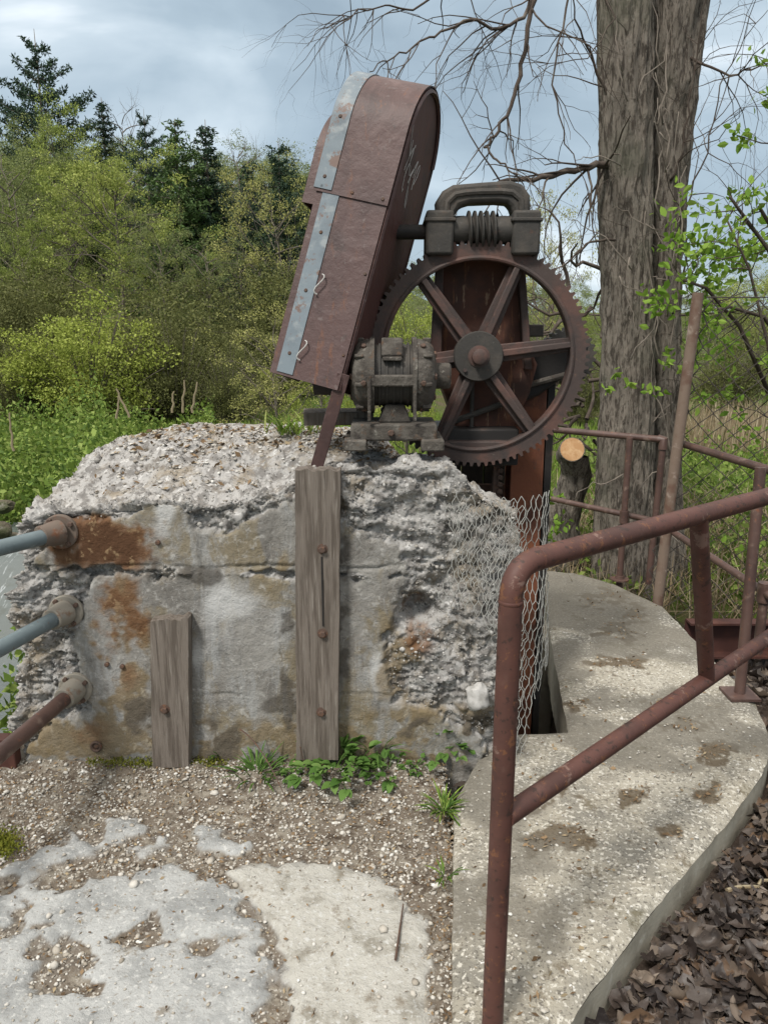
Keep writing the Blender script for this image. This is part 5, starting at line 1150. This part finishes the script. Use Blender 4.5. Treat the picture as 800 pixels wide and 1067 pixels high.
TREES = [
    ('pine', 'pine_tree', 36, 34, 40, None, 'tallest dark ragged pine at the top left of the hillside', 1.0),
    ('spruce', 'pine_tree', 106, 106, 42, None, 'dark pine top between the tall ragged pine and the bare grey tree', 1.2),
    ('bare', 'bare_tree', 124, 84, 44, None, 'bare grey tree on the ridge just right of the tallest pine', .8),
    ('pine', 'pine_tree', 150, 116, 36, None, 'dark pine on the ridge left of the mid green spruce', .8),
    ('mid', 'spruce_tree', 182, 124, 26, None, 'mid green spruce with soft top in the middle of the ridge', 1.35),
    ('spruce', 'spruce_tree', 214, 130, 27, None, 'slim dark spruce right of the mid green spruce', 1.3),
    ('bare', 'bare_tree', 246, 118, 33, None, 'bare grey tree standing right of the slim dark spruce', .8),
    ('pine', 'pine_tree', 290, 146, 32, None, 'dark pine partly behind the brown belt guard', 1.2),
    ('spruce', 'spruce_tree', 258, 170, 25, None, 'dull dark spruce low between two paler trees near the guard', 1.0),
    ('olive', 'leafy_tree', 62, 126, 26, None, 'olive tree with rounded top under the tallest pine', .85),
    ('olive2', 'leafy_tree', 116, 160, 23, None, 'broad olive tree in the middle of the hillside', 1.0),
    ('dull', 'leafy_tree', 2, 132, 24, None, 'dull olive tree cut by the left picture edge', .9),
    ('dull', 'leafy_tree', 166, 222, 21.5, None, 'grey green tree with pale stems right of the broad olive tree', .8),
    ('dull2', 'leafy_tree', 214, 240, 21, None, 'thin grey green tree below the dark spruce', .9),
    ('pale', 'leafy_tree', 284, 176, 21, None, 'pale yellow leaved tree just left of the belt guard', .8),
    ('dull2', 'leafy_tree', 250, 250, 21, None, 'sparse twiggy tree low and left of the belt guard', .8),
    ('olive', 'leafy_tree', 20, 235, 22, None, 'low olive tree above the left meadow edge', .8),
    ('bush', 'bush', 85, 300, 16.8, None, 'rounded bright yellow green bush at the meadow edge', 1.1),
    ('dbush', 'bush', 180, 318, 17.2, None, 'dull olive bush right of the bright yellow green bush', .9),
    ('dbush', 'bush', 12, 340, 16.2, None, 'dark dull bush left of the bright yellow green bush', .8),
    ('dbush', 'bush', 235, 345, 16.8, None, 'low dark brushy bush between meadow and belt guard', .7),
    ('pale', 'shrub', 285, 318, 11, None, 'thin shrub with pale yellow leaves close behind the belt guard', 1.0),
    ('yellow', 'shrub', 425, 300, 10, None, 'yellow green shrub seen between motor and gear wheel', .8),
    ('yellow', 'shrub', 335, 330, 12.5, None, 'yellow green shrub hidden behind the belt guard foot', 1.0),
    ('pale', 'sapling', 576, 205, 15, None, 'slender pale green sapling behind the gear wheel against the sky', .5),
    ('dull', 'leafy_tree', 560, 290, 22, None, 'grey green tree seen through the right of the gear wheel', .9),
    ('dull2', 'leafy_tree', 470, 270, 24, None, 'grey green tree behind the hoist pedestal', 1.0),
    ('olive', 'leafy_tree', 640, 300, 26, None, 'olive tree behind the big trunk at its left', 1.0),
    ('dull', 'leafy_tree', 745, 285, 25, None, 'dull tree beyond the chain link fence near the leaning post', 1.0),
    ('olive2', 'leafy_tree', 800, 270, 24, None, 'olive tree beyond the chain link fence at the right edge', 1.0),
    ('dbush', 'bush', 610, 350, 16, None, 'dull bush between gear wheel and big trunk', .6),
    ('dbush', 'bush', 765, 320, 17, None, 'dull bush behind the chain link fence', .7),
]
for kd, nm, px, pt_, Yd, bz, lab, wd in TREES:
    plant(kd, nm, px, pt_, Yd, bz, lab, {'pine_tree': 'pine tree', 'spruce_tree': 'spruce tree', 'bare_tree': 'bare tree', 'leafy_tree': 'tree', 'bush': 'bush', 'shrub': 'shrub', 'sapling': 'sapling'}[nm], wide=wd, group='trees on the wooded hillside' if px < 330 and nm.endswith('tree') else None)
# the wood behind, reading as one mass: one object of many crowns
random.seed(8)
def merge(items):
    Vs, Fs = [], []; b = 0
    for me, M4 in items:
        n = len(me.vertices); co = np.empty(n*3, np.float32); me.vertices.foreach_get('co', co); co = co.reshape(-1, 3)
        co = co@np.array(M4.to_3x3()).T+np.array(M4.translation); k = np.empty(len(me.loops), np.int32); me.loops.foreach_get('vertex_index', k)
        Vs.append(co); Fs.append(k.reshape(-1, 4)+b); b += n
    return np.concatenate(Vs), np.concatenate(Fs)
def mass(name, kinds, spots, m, label):
    it = []
    for i, (x, y, hh) in enumerate(spots):
        s = hh/10; M4 = Matrix.Translation((x, y, float(hgt(x, y))-.4))@Matrix.Rotation(random.uniform(0, 6), 4, 'Z')@Matrix.Diagonal((s, s, s, 1)); it.append((dict(PROTO[kinds[i % len(kinds)]])['crown'], M4))
    V, Fs = merge(it); props(build_np(name, V, Fs, m, smooth=False), label, 'wood', kind='stuff')
sp1 = [(random.uniform(-34, -3), random.uniform(31, 56), random.uniform(6.0, 9)) for k in range(64)]
sp1 = [(x, y, min(h, (1.6+float(np.interp(x/y, [-.5, -.3, -.1, 0], [.22, .2, .19, .12]))*y-float(hgt(x, y)))*.98)) for x, y, h in sp1 if -.66 < x/y < -.05]; sp1 = [q for q in sp1 if q[2] > 2.0]
mass('far_wood', ['dull', 'dull2', 'olive2'], sp1, M['leaf_dull'], 'dull spring wood covering the hillside between the separate trees')
sp3 = [(random.uniform(-16, -2), random.uniform(17.6, 22), random.uniform(2.2, 4.4)) for k in range(26)]
mass('hillside_brush', ['dbush'], [(x, y, h*.8) for x, y, h in sp3], M['leaf_dull2'], 'brushy understorey along the foot of the wooded hillside')
sp2 = [(random.uniform(-3, 26), random.uniform(28, 40), random.uniform(2.6, 3.8)) for k in range(26)]+[(random.uniform(18, 48), random.uniform(24, 42), random.uniform(3.5, 5.5)) for k in range(26)]
mass('distant_wood', ['dull', 'olive2'], sp2, M['leaf_dull'], 'low distant wood behind the hoist and the big trunk')

# ------------------------------------------------------------------ grass, undergrowth, brush
def blades(P, h, m, name, label, cat, lean=.35, wd=.012):
    P = np.asarray(P); n = len(P); H = h*rng.uniform(.5, 1.3, n); a = rng.uniform(0, 2*PI, n); l = np.abs(rng.normal(0, lean, n))*H
    d = np.stack([np.cos(a)*l, np.sin(a)*l, H], 1); s = np.stack([-np.sin(a), np.cos(a), 0*a], 1)*wd*(np.asarray(H)[:, None]/np.mean(H))
    V = np.stack([P-s, P+s, P+d*.55+s*.7-np.array([0, 0, 0]), P+d*.55-s*.7, P+d*np.array([1.25, 1.25, 1])], 1)
    V = np.concatenate([V, ], 1).reshape(-1, 3); i = np.arange(n)[:, None]*5
    Fs = [tuple(r) for r in np.concatenate([i, i+1, i+2, i+3], 1)]+[tuple(r) for r in np.concatenate([i+3, i+2, i+4], 1)]
    props(build_np(name, V, Fs, m, smooth=False, fix=False), label, cat, kind='stuff')
G = []
while len(G) < 32000:
    y = 5+13*random.random()**.9; x = random.uniform(-.62, .12)*y-.3
    if x > -1.0 and y < 4.2: continue
    G.append((x, y, float(hgt(x, y))-.02))
blades(G, .17, M['grass'], 'meadow_grass', 'bright green meadow grass behind the block', 'grass', wd=.011)
G = []
while len(G) < 15000:
    y = 5.2+11*random.random(); x = random.uniform(.12, .75)*y
    if mn.noise(Vector((x*.7, y*.7, 8))) < -.12: continue
    G.append((x, y, float(hgt(x, y))-.02))
blades(G, .2, M['grass'], 'bank_grass', 'green grass on the bank beyond the fence and trunk', 'grass', wd=.009)
G = []
while len(G) < 3000:
    y = random.uniform(10.5, 15); x = random.uniform(.30, .62)*y
    if mn.noise(Vector((x*.5, y*.5, 2))) < .0 and y < 9: continue
    G.append((x, y, float(hgt(x, y))))
blades(G, .6, M['straw'], 'dry_reeds', 'tall dry straw coloured stems behind the chain link fence', 'dry stems', .25, .007)
G = []
while len(G) < 2600:
    y = random.uniform(4.8, 7.5); x = random.uniform(.14, .6)*y; G.append((x, y, float(hgt(x, y))))
blades(G, .35, M['straw'], 'dead_stems', 'pale dead stems and twigs under the fence', 'dry stems', .9, .005)
# undergrowth on the left bank
U = []
while len(U) < 42000:
    y = random.uniform(3.9, 14.5); x = random.uniform(-.64, -.22)*y
    if x > -1.75 and y < 4.4: continue
    if float(hgt(x, y)) < -.75: continue
    c = mn.noise(Vector((x*1.3, y*1.3, 4)));  hh = .1+.8*max(0, c+.3)+.5*max(0, mn.noise(Vector((x*.5, y*.5, 9))))+(.5*random.random() if x < -.36*y else 0)
    z = float(hgt(x, y)); U.append((x, y, z+random.random()*hh))
V, Fs = leaves(np.array(U), .068, .2, .55)
props(build_np('undergrowth', V, Fs, M['leaf_under'], smooth=False), 'leafy green undergrowth on the bank left of the block', 'undergrowth', kind='stuff')
U = []
for k in range(15000):
    y = random.uniform(4.9, 10.5); x = random.uniform(.26, .75)*y; c = mn.noise(Vector((x*1.2, y*1.2, 14)))
    if c < -.1: continue
    U.append((x, y, float(hgt(x, y))+random.random()*.75*(c+.35)))
V, Fs = leaves(np.array(U), .06, .2, .55)
props(build_np('bank_shrubs', V, Fs, M['leaf_under'], smooth=False), 'scattered fresh green shrub leaves beyond the chain link fence', 'undergrowth', kind='stuff')
# rocks on the left bank, water
for i, (px, py, z, s) in enumerate(((3, 522, .1, .09), (-6, 545, -.1, .12), (12, 556, -.3, .08), (-26, 566, -.3, .16))):
    p = dp(px, py, 5.2+i*.15); rock('bank_rock', p-Vector((0, 0, s*.4)), (s, s*.8, s*.5), M['rock'], ['flat grey rock high on the left bank beside the block', 'broad rock below the top one on the left bank', 'small rock nearest the block on the left bank', 'large low rock at the left picture edge'][i], seed=i*7)
mb = MB(); n = 40; vs = []; 
for i in range(n+1):
    for j in range(n+1):
        x = -7+5.2*i/n; y = 3.4+5*j/n; vs.append((x, y, -1.05+.55*sm(5.6, 7.5, y)+.03*mn.noise(Vector((x*4, y*2, 0)))))
mb.add(vs, [(i*(n+1)+j, (i+1)*(n+1)+j, (i+1)*(n+1)+j+1, i*(n+1)+j+1) for i in range(n) for j in range(n)])
props(mb.build('water', M['water'], sharp=0), 'grey white stream water running below the left bank', 'water', kind='structure')
# stalks
def stalk(px, py0, py1, Y, label, lean=0):
    a, b = dp(px, py0, Y), dp(px+lean, py1, Y); mb = MB(); n = 7; mb.tube([a.lerp(b, k/n)+Vector((random.uniform(-1, 1)*.012, 0, 0)) for k in range(n+1)], [.014*(1-.06*k)*Y/8 for k in range(n+1)], 6)
    props(mb.build('dead_stalk', M['straw'], origin=a), label, 'stalk', 'dead stalks in the meadow')
stalk(14, 470, 430, 6, 'pale broken stalk at the left edge of the meadow', -4)
stalk(135, 435, 405, 9, 'leaning dead stalk below the bright bush', -14)
stalk(122, 436, 410, 9, 'short dead stalk left of the leaning one', 2)
stalk(180, 430, 408, 10, 'short upright dead stalk right of the bright bush', 1)
stalk(190, 430, 396, 10, 'taller upright dead stalk near the middle of the meadow', 3)
stalk(200, 430, 398, 10, 'curved dead stalk right of the taller upright one', 6)
# tangled brush behind the wheel
random.seed(31)
br = MB(); tips = []
for k in range(34):
    p = dp(random.uniform(592, 640), random.uniform(280, 460), random.uniform(7.2, 8.2)); grow(br, p, (random.gauss(0, 1), random.gauss(0, .4), random.gauss(0, .7)), random.uniform(.4, .9), .022, 2, tips, 1.2, 0, 5, (1, 3), 6)
props(br.build('brush_pile', M['twig'], origin=dp(615, 460, 7.6), sharp=0), 'dark tangled pile of dead branches between gear wheel and big trunk', 'brush pile')
# sapling with bright leaves at the right
random.seed(33)
sap = thing('sapling', 'young tree with bright fresh green leaves above the fence at the right edge', 'sapling', (dp(800, 640, 4.9).x, 4.9, -.3))
mb = MB(); tips = []
for pix in ([(815, 640), (810, 480), (800, 360), (780, 280), (755, 225)], [(805, 420), (770, 340), (735, 300), (712, 292)], [(830, 330), (800, 260), (772, 222), (760, 205)], [(835, 260), (805, 240), (790, 215)], [(830, 380), (795, 330), (760, 320), (728, 325)]):
    pts = [dp(x, y, 4.9-.3*i/4) for i, (x, y) in enumerate(pix)]; mb.tube(pts, [.014*(1-.16*i) for i in range(len(pts))], 6)
    for i in range(1, len(pts)):
        for k in range(4): grow(mb, pts[i-1].lerp(pts[i], random.random()), (random.gauss(-.3, 1), random.gauss(0, .7), random.gauss(.1, .7)), .3, .004, 1, tips, .6, 0, 4, (1, 3), 5)
mb.build('stems', M['twig'], sap, sharp=0)
T = np.array([tuple(t) for t in tips if proj(np.array(t))[1] > 195]); P = T[rng.integers(0, len(T), 1300)]+rng.normal(size=(1300, 3))*.035
V, Fs = leafs(P, .052); build_np('leaves', V, Fs, M['leaf_bright'], sap, smooth=False)
lf = []
for (x, y, s, n) in ((768, 140, 9, 22), (792, 62, 10, 18), (798, 105, 8, 14), (775, 147, 6, 10)):
    for k in range(n): lf.append(tuple(dp(x+random.gauss(0, s), y+random.gauss(0, s*.6), 4.9)))
V, Fs = leafs(np.array(lf), .05); build_np('upper_leaves', V, Fs, M['leaf_bright'], sap, smooth=False)
for (x0, y0, x1, y1) in ((820, 150, 765, 140), (820, 80, 790, 60), (820, 110, 796, 104)):
    tw = MB(); tw.tube([dp(x0, y0, 4.9), dp((x0+x1)/2, (y0+y1)/2+4, 4.9), dp(x1, y1, 4.9)], [.006, .004, .002], 5); tw.build('upper_stem', M['twig'], sap, sharp=0)

# ------------------------------------------------------------------ weeds at the foot of the block
random.seed(41)
def leafblade(mb, p, d, L_, W_, curl=.5, n=5):
    p = Vector(p); d = Vector(d).normalized(); s = d.cross(Vector((0, 0, 1))); s = s.normalized() if s.length > .01 else Vector((1, 0, 0)); u = s.cross(d); vs = []
    for i in range(n+1):
        t = i/n; wv = W_*math.sin(PI*min(1, .12+t*.88))**.8*(1 if i < n else 0.02); c = p+d*L_*t+u*(-curl*L_*t*t)
        vs += [c-s*wv+u*wv*.35, c, c+s*wv+u*wv*.35]
    mb.add(vs, [(i*3+k, i*3+k+1, i*3+k+4, i*3+k+3) for i in range(n) for k in (0, 1)])
def weed(px, py, n, L_, W_, hgt_, label, name='weed', lob=True, m='leaf_weed', spread=.06):
    c = gp(px, py, .01); root = thing(name, label, 'weed', c, 'weeds at the foot of the block'); mb = MB(); stm = MB()
    for k in range(n):
        a = random.uniform(0, 2*PI); el = random.uniform(.25, 1.2); r = random.random()*spread; b = c+Vector((math.cos(a)*r, min(math.sin(a)*r, .03), 0))
        d = Vector((math.cos(a)*math.cos(el), math.sin(a)*math.cos(el)-.25, math.sin(el))); h = hgt_*random.uniform(.4, 1.1); e = b+d*h; stm.tube([b, b+d*h*.6+Vector((0, 0, h*.1)), e], .0016, 4, cap=False)
        if lob:
            for q in (-.9, -.3, .3, .9): f_ = random.uniform(.4, 1.05); leafblade(mb, e, Matrix.Rotation(q+random.gauss(0, .2), 3, 'Z')@d+Vector((0, 0, random.uniform(-.5, .2))), L_*f_, W_*f_, random.uniform(.1, .7))
        else: leafblade(mb, b, d+Vector((0, 0, .5)), h*1.3, W_, .55)
    stm.build('stems', M['leaf_weed'], root, sharp=0); mb.build('leaves', M[m], root, sharp=0)
weed(348, 802, 46, .046, .019, .10, 'largest leafy weed clump below the tall timber', spread=.11)
weed(268, 808, 46, .03, .004, .085, 'grassy weed tuft between the two timbers', lob=False, spread=.08)
weed(466, 780, 26, .042, .017, .14, 'leafy weed growing up at the right corner of the block', spread=.05)
weed(462, 845, 40, .03, .004, .075, 'grassy weed tuft beside the walkway edge', lob=False, m='grass', spread=.04)
weed(430, 800, 14, .02, .008, .05, 'small low weed just left of the corner weed', spread=.05)
weed(300, 800, 16, .02, .008, .05, 'small leafy weed at the left of the largest clump', spread=.05)
weed(392, 790, 7, .05, .006, .15, 'tall narrow leaved sprout right of the tall timber', lob=False, spread=.02)
weed(462, 912, 14, .03, .003, .05, 'small grass tuft lower along the walkway edge', lob=False, m='grass', spread=.03)
weed(233, 790, 8, .03, .007, .07, 'single small sprout just right of the short timber', lob=False, spread=.015)
weed(400, 806, 20, .032, .013, .06, 'low leafy weed between the largest clump and the corner weed', spread=.06)
c = drop(dp(310, 440, 3.2).x, 3.2) or dp(310, 440, 3.2)
root = thing('grass_tuft', 'green grass tuft on top of the block by the guard leg', 'grass tuft', c); mb = MB()
for k in range(70):
    a = random.uniform(0, 6.3); leafblade(mb, c+Vector((random.gauss(0, .06), random.gauss(0, .04), 0)), (math.cos(a)*.5, math.sin(a)*.5, 1), random.uniform(.06, .14), .004, .5)
mb.build('blades', M['grass'], root, sharp=0)
# moss cushion on the pad and dry twigs by the wall
U = [(*(gp(4+random.gauss(0, 9), 880+random.gauss(0, 7), 0)).xy, random.uniform(0, .012)) for k in range(1200)]
V, Fs = leaves(np.array(U), .010, .8, .5); props(build_np('moss', V, Fs, M['moss'], smooth=False), 'yellow green moss cushion at the left edge of the pad', 'moss', kind='stuff')
U = [(gp(random.uniform(95, 240), 797, 0).x, 2.60+random.gauss(0, .015), random.uniform(.01, .035)) for k in range(1500)]
V, Fs = leaves(np.array(U), .010, .8, .5); props(build_np('wall_moss', V, Fs, M['moss'], smooth=False), 'thin line of moss along the foot of the block', 'moss', kind='stuff')
def twig(a, b, sag, label, r=.003):
    a, b = Vector(a), Vector(b); mb = MB(); mb.tube([a.lerp(b, t)+Vector((0, 0, sag*4*t*(1-t))) for t in np.linspace(0, 1, 9)], [r*(1-.5*t) for t in np.linspace(0, 1, 9)], 5); props(mb.build('twig', M['bolt'], origin=a), label, 'twig')
twig(dp(250, 760, 2.58), gp(302, 842, .01), .05, 'thin bent twig leaning from the block over the gravel')
twig(dp(313, 778, 2.55), gp(318, 802, .02), 0, 'short upright dry stem at the foot of the tall timber', .0025)
twig(gp(412, 1000, .01), gp(420, 942, .01), 0, 'short brown twig lying on the pale slab of the pad', .004)
print('built', len(bpy.data.objects))
